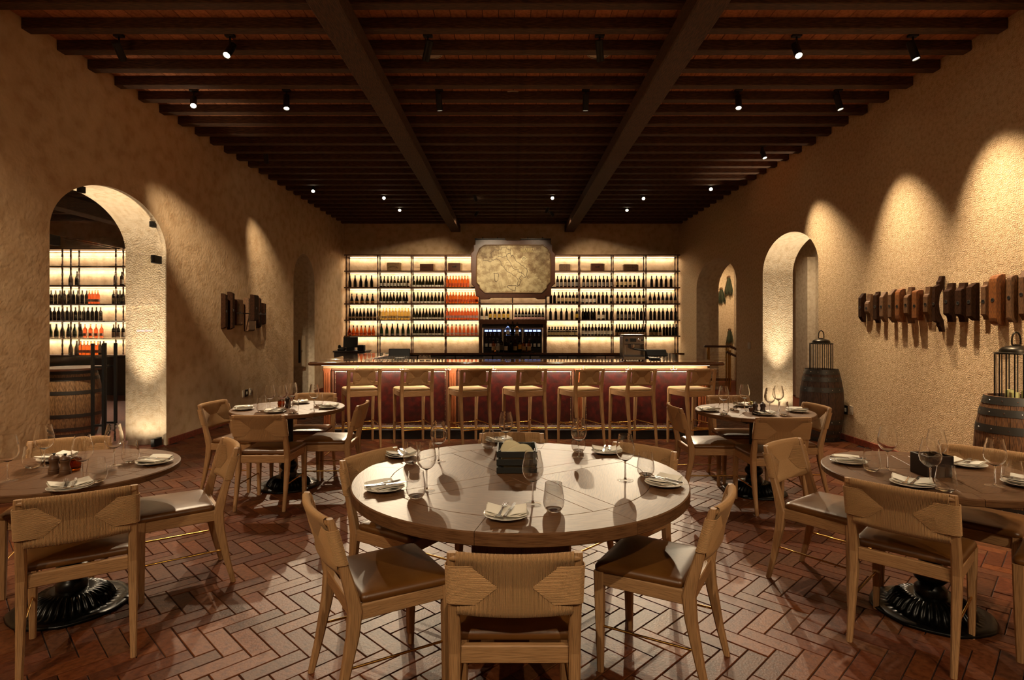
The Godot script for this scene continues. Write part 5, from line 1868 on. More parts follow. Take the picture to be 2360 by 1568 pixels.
func arc_profile(shape: String, y0: float, y1: float) -> PackedVector2Array:
	var s: Array = SHAPES[shape]
	var at := func(y: float) -> float:
		for j in s.size() - 1:
			if y >= s[j][1] and y <= s[j + 1][1] and s[j + 1][1] > s[j][1]:
				return lerpf(s[j][0], s[j + 1][0], (y - s[j][1]) / (s[j + 1][1] - s[j][1]))
		return 0.02
	var p := PackedVector2Array()
	for k in 5:
		var y := lerpf(y0, y1, k / 4.0)
		p.append(Vector2(at.call(y) + 0.0008, y))
	return p


func bottle_protos() -> void:
	var olive := mat("glass_olive", Color(0.13, 0.115, 0.035), 0.07)
	var black := mat("glass_black", Color(0.04, 0.035, 0.025), 0.07)
	var green := mat("glass_green", Color(0.06, 0.22, 0.08), 0.07)
	var rose := mat("wine_orange", Color(1.0, 0.52, 0.22), 0.0, {"glass": 0.036})
	var pink := mat("wine_rose", Color(1.0, 0.50, 0.30), 0.0, {"glass": 0.036})
	var straw := mat("wine_straw", Color(1.0, 0.88, 0.48), 0.0, {"glass": 0.036})
	var clear := mat("spirit_clear", Color(0.97, 0.98, 0.96), 0.0, {"glass": 0.036})
	var amber := mat("spirit_amber", Color(0.85, 0.45, 0.14), 0.0, {"glass": 0.036})
	var white := mat("label_white", Color(0.84, 0.80, 0.72), 0.7)
	var cream := mat("label_cream", Color(0.76, 0.66, 0.47), 0.7)
	var grey_ := mat("label_grey", Color(0.44, 0.41, 0.38), 0.7)
	var kraft := mat("label_kraft", Color(0.60, 0.45, 0.30), 0.7)
	var yellow := mat("label_yellow", Color(0.82, 0.64, 0.20), 0.7)
	var blush := mat("label_blush", Color(0.78, 0.60, 0.58), 0.7)
	var gold := mat("label_gold", Color(0.66, 0.47, 0.22), 0.35, {"metal": 0.7})
	var tin := mat("capsule_dark", Color(0.10, 0.075, 0.055), 0.4)
	var red := mat("capsule_red", Color(0.24, 0.08, 0.05), 0.4)
	var burn := mat("label_burnt", Color(0.75, 0.30, 0.12), 0.6)
	bottle_proto("tall_dark_bottle", "champagne", black, tin, 0.25, null, 0, 0)
	bottle_proto("high_label_bottle", "burgundy", olive, tin, 0.24, white, 0.045, 0.115)
	bottle_proto("low_label_bottle", "burgundy", olive, tin, 0.24, white, 0.015, 0.062)
	bottle_proto("orange_bottle", "bordeaux", rose, tin, 0.255, burn, 0.045, 0.11)
	bottle_proto("squat_dark_bottle", "squat", black, tin, 0.21, gold, 0.02, 0.07, [[0.20, 0.215, gold]])
	bottle_proto("round_label_bottle", "burgundy", black, tin, 0.24, kraft, 0.045, 0.085)
	bottle_proto("straw_bottle", "bordeaux", straw, tin, 0.255, cream, 0.045, 0.10)
	bottle_proto("rose_bottle", "bordeaux", pink, red, 0.255, blush, 0.05, 0.11)
	bottle_proto("squat_rose_bottle", "squat", rose, red, 0.19, burn, 0.025, 0.075)
	bottle_proto("green_bottle", "champagne", green, tin, 0.245, grey_, 0.02, 0.05)
	bottle_proto("slim_rose_bottle", "burgundy", pink, red, 0.235, blush, 0.03, 0.075)
	bottle_proto("flute_bottle", "flute", olive, tin, 0.26, white, 0.012, 0.10)
	bottle_proto("yellow_label_bottle", "bordeaux", black, red, 0.24, yellow, 0.055, 0.155)
	bottle_proto("blush_label_bottle", "burgundy", black, tin, 0.24, blush, 0.012, 0.07, [[0.115, 0.13, white]])
	bottle_proto("grey_label_bottle", "bordeaux", black, red, 0.245, grey_, 0.04, 0.14)
	bottle_proto("plain_black_bottle", "bordeaux", black, tin, 0.24, null, 0, 0)
	bottle_proto("cream_label_bottle", "bordeaux", black, red, 0.24, cream, 0.06, 0.15)
	bottle_proto("white_label_bottle", "bordeaux", black, red, 0.245, white, 0.035, 0.13)
	bottle_proto("dark_burgundy_bottle", "burgundy", black, tin, 0.24, kraft, 0.015, 0.085)
	bottle_proto("collared_bottle", "jar", black, red, 0.205, cream, 0.02, 0.085, [[0.115, 0.14, white]])
	bottle_proto("clear_spirit_bottle", "spirit", clear, tin, 0.25, white, 0.03, 0.12)
	bottle_proto("amber_spirit_bottle", "spirit", amber, tin, 0.25, cream, 0.03, 0.12)


func build_bottles() -> void:
	bottle_protos()
	var bays := ["above the till", "above the dark bar screen", "third from the till", "of orange bottles beside the map", "beside the wine dispensers", "next past the dispensers", "above the espresso machine", "beside the staircase arch"]
	var tiers := ["top bottle row", "second row", "third row", "lowest row"]
	# bay, shelf, kind, words, count, first and last pixel column (left enlargement: 4.612 at 760; right: 5.226 at 1240)
	var l := func(x: float) -> float: return 760.0 + x / 4.612
	var r := func(x: float) -> float: return 1240.0 + x / 5.226
	var rows := [
		[0, 0, "tall_dark_bottle", "tall black bottle without label", 5, l.call(213), l.call(447)], [1, 0, "high_label_bottle", "olive bottle with white label", 9, l.call(545), l.call(832)], [2, 0, "low_label_bottle", "olive bottle with low white label", 10, l.call(895), l.call(1197)], [3, 0, "orange_bottle", "bottle of orange wine", 8, l.call(1250), l.call(1468)],
		[0, 1, "squat_dark_bottle", "squat dark bottle with gold label", 5, l.call(234), l.call(455)], [1, 1, "low_label_bottle", "olive bottle with low white label", 9, l.call(543), l.call(820)], [2, 1, "low_label_bottle", "olive bottle with low white label", 9, l.call(897), l.call(1200)], [3, 1, "orange_bottle", "bottle of orange wine", 11, l.call(1250), l.call(1565)],
		[0, 2, "round_label_bottle", "dark bottle with small brown label", 8, l.call(215), l.call(477)], [1, 2, "straw_bottle", "clear bottle of yellow wine", 10, l.call(535), l.call(837)], [2, 2, "low_label_bottle", "olive bottle with low white label", 10, l.call(893), l.call(1197)], [3, 2, "rose_bottle", "bottle of pink wine with pale label", 11, l.call(1250), l.call(1562)],
		[0, 3, "squat_rose_bottle", "squat bottle of orange wine", 7, l.call(207), l.call(462)], [1, 3, "green_bottle", "green sparkling wine bottle", 6, l.call(551), l.call(833)], [2, 3, "low_label_bottle", "olive bottle with low white label", 10, l.call(895), l.call(1197)], [3, 3, "slim_rose_bottle", "slim bottle of pink wine", 8, l.call(1257), l.call(1555)],
		[4, 0, "grey_label_bottle", "dark bottle with grey label", 6, r.call(235), r.call(467)], [5, 0, "grey_label_bottle", "dark bottle with grey label", 8, r.call(550), r.call(885)], [6, 0, "cream_label_bottle", "dark bottle with cream label", 5, r.call(955), r.call(1160)], [6, 0, "plain_black_bottle", "plain black wine bottle", 2, r.call(1212), r.call(1270)], [7, 0, "plain_black_bottle", "plain black wine bottle", 5, r.call(1368), r.call(1600)],
		[4, 1, "plain_black_bottle", "plain black wine bottle", 2, r.call(153), r.call(200)], [4, 1, "cream_label_bottle", "dark bottle with cream label", 6, r.call(250), r.call(470)], [5, 1, "white_label_bottle", "dark bottle with white label", 4, r.call(540), r.call(683)], [5, 1, "plain_black_bottle", "plain black wine bottle", 3, r.call(733), r.call(828)], [5, 1, "cream_label_bottle", "dark bottle with cream label", 1, r.call(880), r.call(880)], [6, 1, "cream_label_bottle", "dark bottle with cream label", 7, r.call(958), r.call(1270)], [7, 1, "dark_burgundy_bottle", "dark bottle with low brown label", 7, r.call(1350), r.call(1655)],
		[4, 2, "plain_black_bottle", "plain black wine bottle", 5, r.call(150), r.call(408)], [4, 2, "yellow_label_bottle", "dark bottle with yellow label", 1, r.call(467), r.call(467)], [5, 2, "plain_black_bottle", "plain black wine bottle", 5, r.call(540), r.call(680)], [5, 2, "white_label_bottle", "dark bottle with white label", 2, r.call(733), r.call(785)], [5, 2, "plain_black_bottle", "plain black wine bottle", 2, r.call(830), r.call(882)], [6, 2, "grey_label_bottle", "dark bottle with grey label", 5, r.call(960), r.call(1150)], [6, 2, "plain_black_bottle", "plain black wine bottle", 3, r.call(1198), r.call(1290)], [7, 2, "plain_black_bottle", "plain black wine bottle", 7, r.call(1355), r.call(1655)],
		[4, 3, "collared_bottle", "short dark bottle with cream label", 10, r.call(135), r.call(458)], [5, 3, "white_label_bottle", "dark bottle with white label", 10, r.call(540), r.call(888)], [6, 3, "dark_burgundy_bottle", "dark bottle with low brown label", 11, r.call(945), r.call(1290)], [7, 3, "dark_burgundy_bottle", "dark bottle with low brown label", 4, r.call(1355), r.call(1470)], [7, 3, "plain_black_bottle", "plain black wine bottle", 5, r.call(1515), r.call(1665)],
		[8, 2, "flute_bottle", "slender bottle with tall white label", 2, 1110.4, 1121.3], [8, 2, "yellow_label_bottle", "dark bottle with yellow label", 5, 1130, 1171], [9, 2, "blush_label_bottle", "dark bottle with pinkish label", 9, 1189, 1251],
	]
	bays += ["over the wine dispensers", "over the wine dispensers"]
	for q in rows:
		var y: float = LEVELS[q[1] + 2]
		var d := 15.31
		for i in q[4]:
			var u: float = lerpf(q[5], q[6], i / maxf(1.0, q[4] - 1.0)) + rng.randf_range(-0.2, 0.2)
			var words: String = q[3] + ", " + tiers[q[1]] + ", bay " + bays[q[0]]
			lay(q[2], Vector3((u - PX) * d / FOCAL, y + 0.0005, -d + rng.randf_range(-0.02, 0.02)), rng.randf_range(-0.15, 0.15), words, words)
	# wine room rows (pixel columns through the glass door)
	var cellar := [[2, "tall_dark_bottle", "tall dark bottle", 2, 163, 178], [3, "plain_black_bottle", "dark wine bottle", 9, 118, 200], [3, "rose_bottle", "pink wine bottle", 4, 206, 226], [4, "plain_black_bottle", "dark wine bottle", 13, 116, 232], [5, "green_bottle", "green bottle", 6, 116, 186], [5, "rose_bottle", "bright pink bottle", 4, 196, 234], [6, "orange_bottle", "orange bottle", 6, 186, 226], [6, "green_bottle", "green bottle", 2, 163, 177], [6, "plain_black_bottle", "black bottle", 2, 231, 239], [5, "white_label_bottle", "white labelled bottle", 3, 262, 284], [3, "plain_black_bottle", "dark wine bottle", 4, 262, 284], [2, "white_label_bottle", "white labelled bottle", 2, 266, 281]]
	var levels := [3.30, 2.90, 2.47, 2.05, 1.67, 1.28, 0.90]
	for q in cellar:
		for i in q[3]:
			var d := 13.06
			var u: float = lerpf(q[4], q[5], i / maxf(1.0, q[3] - 1.0))
			var words: String = q[2] + " on shelf %s inside the wine room" % ["", "", "two", "three", "four", "five", "six"][q[0]]
			lay(q[1], Vector3((u - PX) * d / FOCAL, levels[q[0]] + 0.0005, -d), 0.0, words, words)
	# spirits on the back counter
	var tray := thing("bottle_tray", "black tray holding the spirits on the back counter", "tray", Vector3(0.07, 0.8665, -14.90))
	obj("tray_body", MB.new().box(Vector3(0, 0.012, 0), Vector3(1.08, 0.022, 0.28), 0.006), M.matte_black, tray)
	var riser := thing("bottle_riser", "dark stepped riser behind the spirits", "riser", Vector3(0.06, 0.8895, -14.96))
	obj("step", MB.new().box(Vector3(0, 0.20, 0), Vector3(0.42, 0.40, 0.11), 0.004), M.dark_wood_x, riser)
	obj("step_top", MB.new().box(Vector3(0, 0.405, 0), Vector3(0.44, 0.012, 0.13), 0.003), M.dark_wood_x, riser)
	var spirits := [[420, 0, "amber_spirit_bottle", "squat amber spirit bottle with round label"], [525, 0, "clear_spirit_bottle", "small clear spirit bottle"], [620, 0, "grey_label_bottle", "dark bottle with tall grey label"], [735, 0, "clear_spirit_bottle", "broad clear spirit bottle"], [860, 0, "plain_black_bottle", "dark bottle at the middle"], [975, 0, "amber_spirit_bottle", "copper coloured spirit bottle"], [1095, 0, "yellow_label_bottle", "dark bottle with yellow label"], [1205, 0, "amber_spirit_bottle", "amber spirit bottle with pale label"], [1335, 0, "amber_spirit_bottle", "reddish spirit bottle ending the tray"], [790, 1, "clear_spirit_bottle", "clear spirit bottle on the riser by the dark one"], [910, 1, "plain_black_bottle", "dark red-topped bottle in the middle of the riser"], [1025, 1, "amber_spirit_bottle", "golden spirit bottle on the riser"]]
	for q in spirits:
		var u: float = 1100.0 + q[0] / 11.2
		var d := 14.84 if q[1] == 0 else 14.96
		var y := 0.8898 if q[1] == 0 else 1.301
		var o := lay(q[2], Vector3((u - PX) * d / FOCAL, y, -d), 0.0, q[3] + (" on the spirits tray" if q[1] == 0 else ""), "")
		o.scale = Vector3.ONE * 1.22


# ---------------------------------------------------------------- things on and behind the bar
func text(called: String, words: String, size: float, at: Vector3, m: Material, parent: Node, serif := true, depth := 0.003) -> MeshInstance3D:
	var tm := TextMesh.new()
	var f := SystemFont.new()
	f.font_names = PackedStringArray(["Droid Serif" if serif else "Droid Sans"])
	tm.font = f
	tm.text = words
	tm.font_size = 32
	tm.pixel_size = size / 32.0
	tm.depth = depth
	var o := inst(called, tm, m, parent)
	o.position = at
	return o


func build_bar_items() -> void:
	wine_map()
	# wooden case lids on the top shelf
	var ink := mat("ink", Color(0.16, 0.10, 0.06), 0.8)
	var lids := [[892, 921, 603, 622.3, "pale_wood_x", "CORVEZPANO", "pale wooden wine case with arched lettering"], [968, 999, 606, 622.3, "walnut_x", "BARON NIT", "brown wooden wine case with stamped words"], [1032.5, 1061, 604, 622.3, "walnut_x", "", "brown wine case with a dark running animal mark"], [1289.5, 1313.5, 606.5, 622.3, "old_wood_x", "Z", "small reddish wine case with one stamped sign"], [1362.5, 1391, 605, 622.3, "walnut_x", "", "largest brown wine case on the top shelf"], [1438, 1468.5, 607, 622.3, "old_wood_x", "CASTTURO", "light brown wine case above the espresso machine"]]
	for q in lids:
		var d := 15.24
		var w: float = (q[1] - q[0]) * d / FOCAL
		var h: float = (q[3] - q[2]) * d / FOCAL
		var t := thing("wine_case", q[6], "wooden case", Vector3(((q[0] + q[1]) / 2 - PX) * d / FOCAL, LEVELS[1] + 0.0005, -d - 0.08))
		obj("box", MB.new().box(Vector3(0, h / 2, 0), Vector3(w, h, 0.16), 0.004), M[q[4]], t)
		obj("end_trim", MB.new().box(Vector3(w / 2 + 0.02, h / 2 - 0.002, -0.01), Vector3(0.04, h - 0.006, 0.13), 0.003), M.pale_wood_y, t)
		if q[5].length() > 3 and q[4] == "pale_wood_x":
			for i in q[5].length():
				var a := lerpf(0.62, -0.62, i / (q[5].length() - 1.0))
				var o := text("letter", q[5][i], 0.045, Vector3(-sin(a) * 0.21, h * 0.62 - 0.21 + cos(a) * 0.21 - 0.02, 0.081), ink, t)
				o.rotation.z = a
		elif q[5]:
			text("lettering", q[5], 0.042, Vector3(0, h * 0.52, 0.081), ink, t)
		else:
			obj("stamp", MB.new().prism(PackedVector2Array([Vector2(-0.06, 0.0), Vector2(-0.05, 0.02), Vector2(0.0, 0.015), Vector2(0.04, 0.035), Vector2(0.06, 0.02), Vector2(0.05, -0.015), Vector2(0.02, -0.01), Vector2(-0.04, -0.012)]), 0.003, Transform3D(Basis(), Vector3(0, h * 0.5, 0.082))), ink, t)
	# wine dispensers in a wooden surround
	var f := thing("dispenser_surround", "wooden surround framing three wine dispensers", "cabinet", Vector3.ZERO)
	var z := -15.06
	var x0 := (1104.0 - PX) * 15.06 / FOCAL
	var x1 := (1259.0 - PX) * 15.06 / FOCAL
	obj("lintel", MB.new().box(Vector3((x0 + x1) / 2, 1.66, z), Vector3(x1 - x0, 0.13, 0.12), 0.006), M.walnut_x, f)
	obj("shelf_edge", MB.new().box(Vector3((x0 + x1) / 2, 1.708, z - 0.20), Vector3(x1 - x0, 0.024, 0.40), 0.003), M.walnut_x, f)
	for x in [x0 + 0.04, x1 - 0.04]:
		obj("jamb", MB.new().box(Vector3(x, 1.23, z), Vector3(0.08, 0.73, 0.12), 0.006), M.walnut_y, f)
	obj("valance", MB.new().box(Vector3((x0 + x1) / 2, 1.55, z - 0.02), Vector3(x1 - x0 - 0.16, 0.09, 0.06), 0.004), M.dark_wood_x, f)
	var wide := (x1 - x0 - 0.18) / 3.0
	for k in 3:
		var cx := x0 + 0.09 + wide * (k + 0.5)
		var t := thing("wine_dispenser", "black glass-fronted wine dispenser " + ["nearest the orange bottles", "behind the spirits", "nearest the espresso machine"][k], "dispenser", Vector3(cx, 0.8665, -15.20))
		var w := wide - 0.02
		var h := 0.635
		obj("body", MB.new().box(Vector3(0, h / 2, -0.10), Vector3(w, h, 0.18), 0.004), M.dark_glass, t)
		for s in [-1, 1]:
			obj("frame_bar", MB.new().box(Vector3(s * (w / 2 - 0.01), h / 2, 0.0), Vector3(0.02, h, 0.03), 0.003), M.steel, t)
		obj("frame_bar", MB.new().box(Vector3(0, 0.05, 0.0), Vector3(w - 0.042, 0.10, 0.03), 0.003), M.matte_black, t)
		obj("frame_bar", MB.new().box(Vector3(0, h - 0.012, 0.0), Vector3(w - 0.042, 0.024, 0.03), 0.003), M.steel, t)
		for i in 4:
			var bx := -w / 2 + w * (i + 0.5) / 4.0 * 0.88 + w * 0.06
			obj("display", MB.new().box(Vector3(bx, h - 0.075, 0.004), Vector3(w * 0.17, 0.05, 0.008), 0.002), M.screen_blue, t)
			obj("tap", MB.new().tube(PackedVector3Array([Vector3(bx, h - 0.14, 0.0), Vector3(bx, h - 0.16, 0.03), Vector3(bx, h - 0.21, 0.03)]), 0.008, 6), M.steel, t)
			obj("bottle_front", MB.new().lathe(PackedVector2Array([Vector2(0, 0.12), Vector2(0.033, 0.12), Vector2(0.033, 0.26), Vector2(0.014, 0.31), Vector2(0.014, 0.37), Vector2(0, 0.37)]), 10, Vector3(bx, 0, -0.005)), M.glass_black, t)
			obj("bottle_label", MB.new().lathe(PackedVector2Array([Vector2(0.0345, 0.14), Vector2(0.0345, 0.225)]), 8, Vector3(bx, 0, -0.005), Basis(), 0.5, 0.0), M.label_white, t)
	# espresso machine on the counter
	var e := thing("espresso_machine", "small steel espresso machine on the bar counter", "espresso machine", Vector3(1.72, BAR_Y, -8.16))
	obj("drip_base", MB.new().box(Vector3(0, 0.035, 0.03), Vector3(0.30, 0.05, 0.26), 0.006), M.steel, e)
	for s in [-1, 1]:
		for b in [-0.07, 0.13]:
			obj("foot", MB.new().lathe(PackedVector2Array([Vector2(0, 0), Vector2(0.012, 0), Vector2(0.014, 0.01), Vector2(0, 0.01)]), 10, Vector3(s * 0.12, 0, b)), M.rubber, e)
		obj("side_panel", MB.new().box(Vector3(s * 0.145, 0.19, 0.0), Vector3(0.012, 0.30, 0.24), 0.004), M.steel, e)
	obj("grate", MB.new().box(Vector3(0, 0.063, 0.10), Vector3(0.25, 0.006, 0.10), 0.002), M.matte_black, e)
	obj("rear_body", MB.new().box(Vector3(0, 0.19, -0.06), Vector3(0.28, 0.30, 0.14), 0.006), M.steel, e)
	obj("head", MB.new().box(Vector3(0, 0.285, 0.05), Vector3(0.285, 0.12, 0.16), 0.01), M.steel, e)
	obj("cup_rail", MB.new().box(Vector3(0, 0.355, -0.01), Vector3(0.30, 0.014, 0.26), 0.004), M.bronze, e)
	obj("control_panel", MB.new().box(Vector3(-0.01, 0.285, 0.133), Vector3(0.085, 0.05, 0.006), 0.002), M.matte_black, e)
	for q in [[-0.10, 0.02, M.rubber], [0.07, 0.022, M.steel], [0.115, 0.014, M.rubber]]:
		obj("dial", MB.new().lathe(PackedVector2Array([Vector2(q[1], 0), Vector2(q[1], 0.01), Vector2(q[1] * 0.8, 0.014), Vector2(0, 0.014)]), 16, Vector3(q[0], 0.285, 0.13), Basis(Vector3.RIGHT, PI / 2)), q[2], e)
	obj("group_head", MB.new().lathe(PackedVector2Array([Vector2(0, 0.17), Vector2(0.03, 0.17), Vector2(0.036, 0.19), Vector2(0.036, 0.225), Vector2(0, 0.225)]), 18, Vector3(-0.01, 0, 0.09)), M.steel, e)
	obj("portafilter", MB.new().tube(PackedVector3Array([Vector3(-0.01, 0.165, 0.09), Vector3(0.05, 0.155, 0.14), Vector3(0.16, 0.14, 0.16)]), 0.012, 8), M.matte_black, e)
	obj("steam_wand", MB.new().tube(PackedVector3Array([Vector3(-0.11, 0.24, 0.10), Vector3(-0.12, 0.17, 0.13), Vector3(-0.115, 0.09, 0.13)]), 0.005, 6), M.steel, e)
	# till screens seen from behind
	till_screen(Vector3((1509.0 - PX) * 8.32 / FOCAL, BAR_Y, -8.30), 0.33, 0.125, -0.75, "dark tilted till screen beside the espresso machine")
	till_screen(Vector3((921.0 - PX) * 8.34 / FOCAL, BAR_Y, -8.32), 0.31, 0.125, -0.25, "flat black screen standing on the bar near the till")
	# small glasses on the counter
	var sg := proto("shot_glass", "glass")
	obj("wall", MB.new().lathe(PackedVector2Array([Vector2(0.016, 0.002), Vector2(0.020, 0.012), Vector2(0.023, 0.055)]), 16), M.crystal, sg)
	obj("base", MB.new().lathe(PackedVector2Array([Vector2(0, 0.0005), Vector2(0.015, 0.0005), Vector2(0.018, 0.006), Vector2(0.017, 0.014), Vector2(0, 0.013)]), 16), M.solid_glass, sg)
	for i in 14:
		var u := 868.0 + i * 5.6
		lay("shot_glass", Vector3((u - PX) * 8.18 / FOCAL, BAR_Y + 0.0005, -8.18 + 0.03 * (i % 2)), 0, "small clear glass in the row on the bar counter", "row of small glasses on the bar")
	for i in 3:
		lay("shot_glass", Vector3((841.0 + i * 6.5 - PX) * 8.14 / FOCAL, BAR_Y + 0.0005, -8.14), 0, "small clear glass set apart at the counter end", "three small glasses at the counter end")
	for u in [972.5, 986.5]:
		var j := lay("tumbler", Vector3((u - PX) * 8.05 / FOCAL, BAR_Y + 0.0005, -8.05), 0, "short clear tumbler on the bar counter", "pair of tumblers on the bar counter")
		j.scale = Vector3(0.85, 0.62, 0.85)
	# till stand with monitor, printer and telephone behind the bar
	var s := thing("till_stand", "dark wooden till stand behind the end of the bar", "cabinet", Vector3(-3.28, 0, -12.0))
	obj("cabinet", MB.new().box(Vector3(0, 0.51, 0), Vector3(0.62, 1.02, 0.5), 0.006), M.dark_wood_y, s)
	obj("top", MB.new().box(Vector3(0, 1.03, 0), Vector3(0.66, 0.03, 0.54), 0.005), M.dark_wood_x, s)
	var m := thing("till_monitor", "black till monitor on the dark stand", "monitor", Vector3((808.0 - PX) * 12.0 / FOCAL, 1.0455, -12.0))
	obj("stand", MB.new().box(Vector3(0, 0.03, -0.02), Vector3(0.16, 0.06, 0.10), 0.006), M.matte_black, m)
	obj("screen_case", MB.new().box(Vector3(0, 0.17, 0), Vector3(0.30, 0.22, 0.03), 0.006, Basis(Vector3.RIGHT, -0.1)), M.matte_black, m)
	var pr := thing("receipt_printer", "small dark receipt printer beside the till monitor", "printer", Vector3((833.0 - PX) * 11.95 / FOCAL, 1.0455, -11.95))
	obj("case", MB.new().box(Vector3(0, 0.055, 0), Vector3(0.13, 0.11, 0.16), 0.01), M.rubber, pr)
	obj("paper_slot", MB.new().box(Vector3(0, 0.113, 0.0), Vector3(0.10, 0.008, 0.05), 0.002), M.paper, pr)
	var tel := thing("telephone", "black telephone at the end of the dark stand", "telephone", Vector3((787.0 - PX) * 11.8 / FOCAL, 1.0455, -11.82))
	obj("base", MB.new().box(Vector3(0, 0.03, 0), Vector3(0.14, 0.06, 0.16), 0.015, Basis(Vector3.RIGHT, 0.15)), M.matte_black, tel)
	obj("handset", MB.new().tube(PackedVector3Array([Vector3(-0.05, 0.07, 0.05), Vector3(-0.05, 0.10, 0.02), Vector3(-0.05, 0.10, -0.04), Vector3(-0.05, 0.075, -0.07)]), 0.018, 8), M.matte_black, tel)


func till_screen(at: Vector3, w: float, h: float, lean: float, label: String) -> void:
	var t := thing("till_screen", label, "screen", at)
	var b := Basis(Vector3.RIGHT, lean)
	obj("stand", MB.new().box(Vector3(0, 0.012, -0.03), Vector3(0.14, 0.022, 0.12), 0.005), M.rubber, t)
	obj("back_shell", MB.new().box(Vector3(0, 0.03 + h / 2, 0.0), Vector3(w, h, 0.03), 0.010, b), M.rubber, t)
	obj("display_glass", MB.new().box(Vector3(0, 0.03 + h / 2, 0.0) + b * Vector3(0, 0, -0.017), Vector3(w - 0.02, h - 0.02, 0.004), 0.0, b), M.dark_glass, t)


# ---------------------------------------------------------------- carved map
func stroke(im: Image, pts: Array, r: float, col: Color, closed := false) -> void:
	var n := pts.size()
	for i in (n if closed else n - 1):
		var a := Vector2(pts[i][0], pts[i][1])
		var b := Vector2(pts[(i + 1) % n][0], pts[(i + 1) % n][1])
		var steps := int(a.distance_to(b)) + 1
		for k in steps + 1:
			var p := a.lerp(b, float(k) / steps)
			for dy in range(-int(r) - 1, int(r) + 2):
				for dx in range(-int(r) - 1, int(r) + 2):
					var x := int(p.x) + dx
					var y := int(p.y) + dy
					if dx * dx + dy * dy <= r * r and x >= 0 and y >= 0 and x < im.get_width() and y < im.get_height():
						im.set_pixel(x, y, col)


func wobble(pts: Array, amount: float) -> Array:
	var out := []
	for i in pts.size() - 1:
		for k in 4:
			var f := k / 4.0
			out.append([lerpf(pts[i][0], pts[i + 1][0], f) + rng.randf_range(-amount, amount), lerpf(pts[i][1], pts[i + 1][1], f) + rng.randf_range(-amount, amount)])
	out.append(pts[-1])
	return out


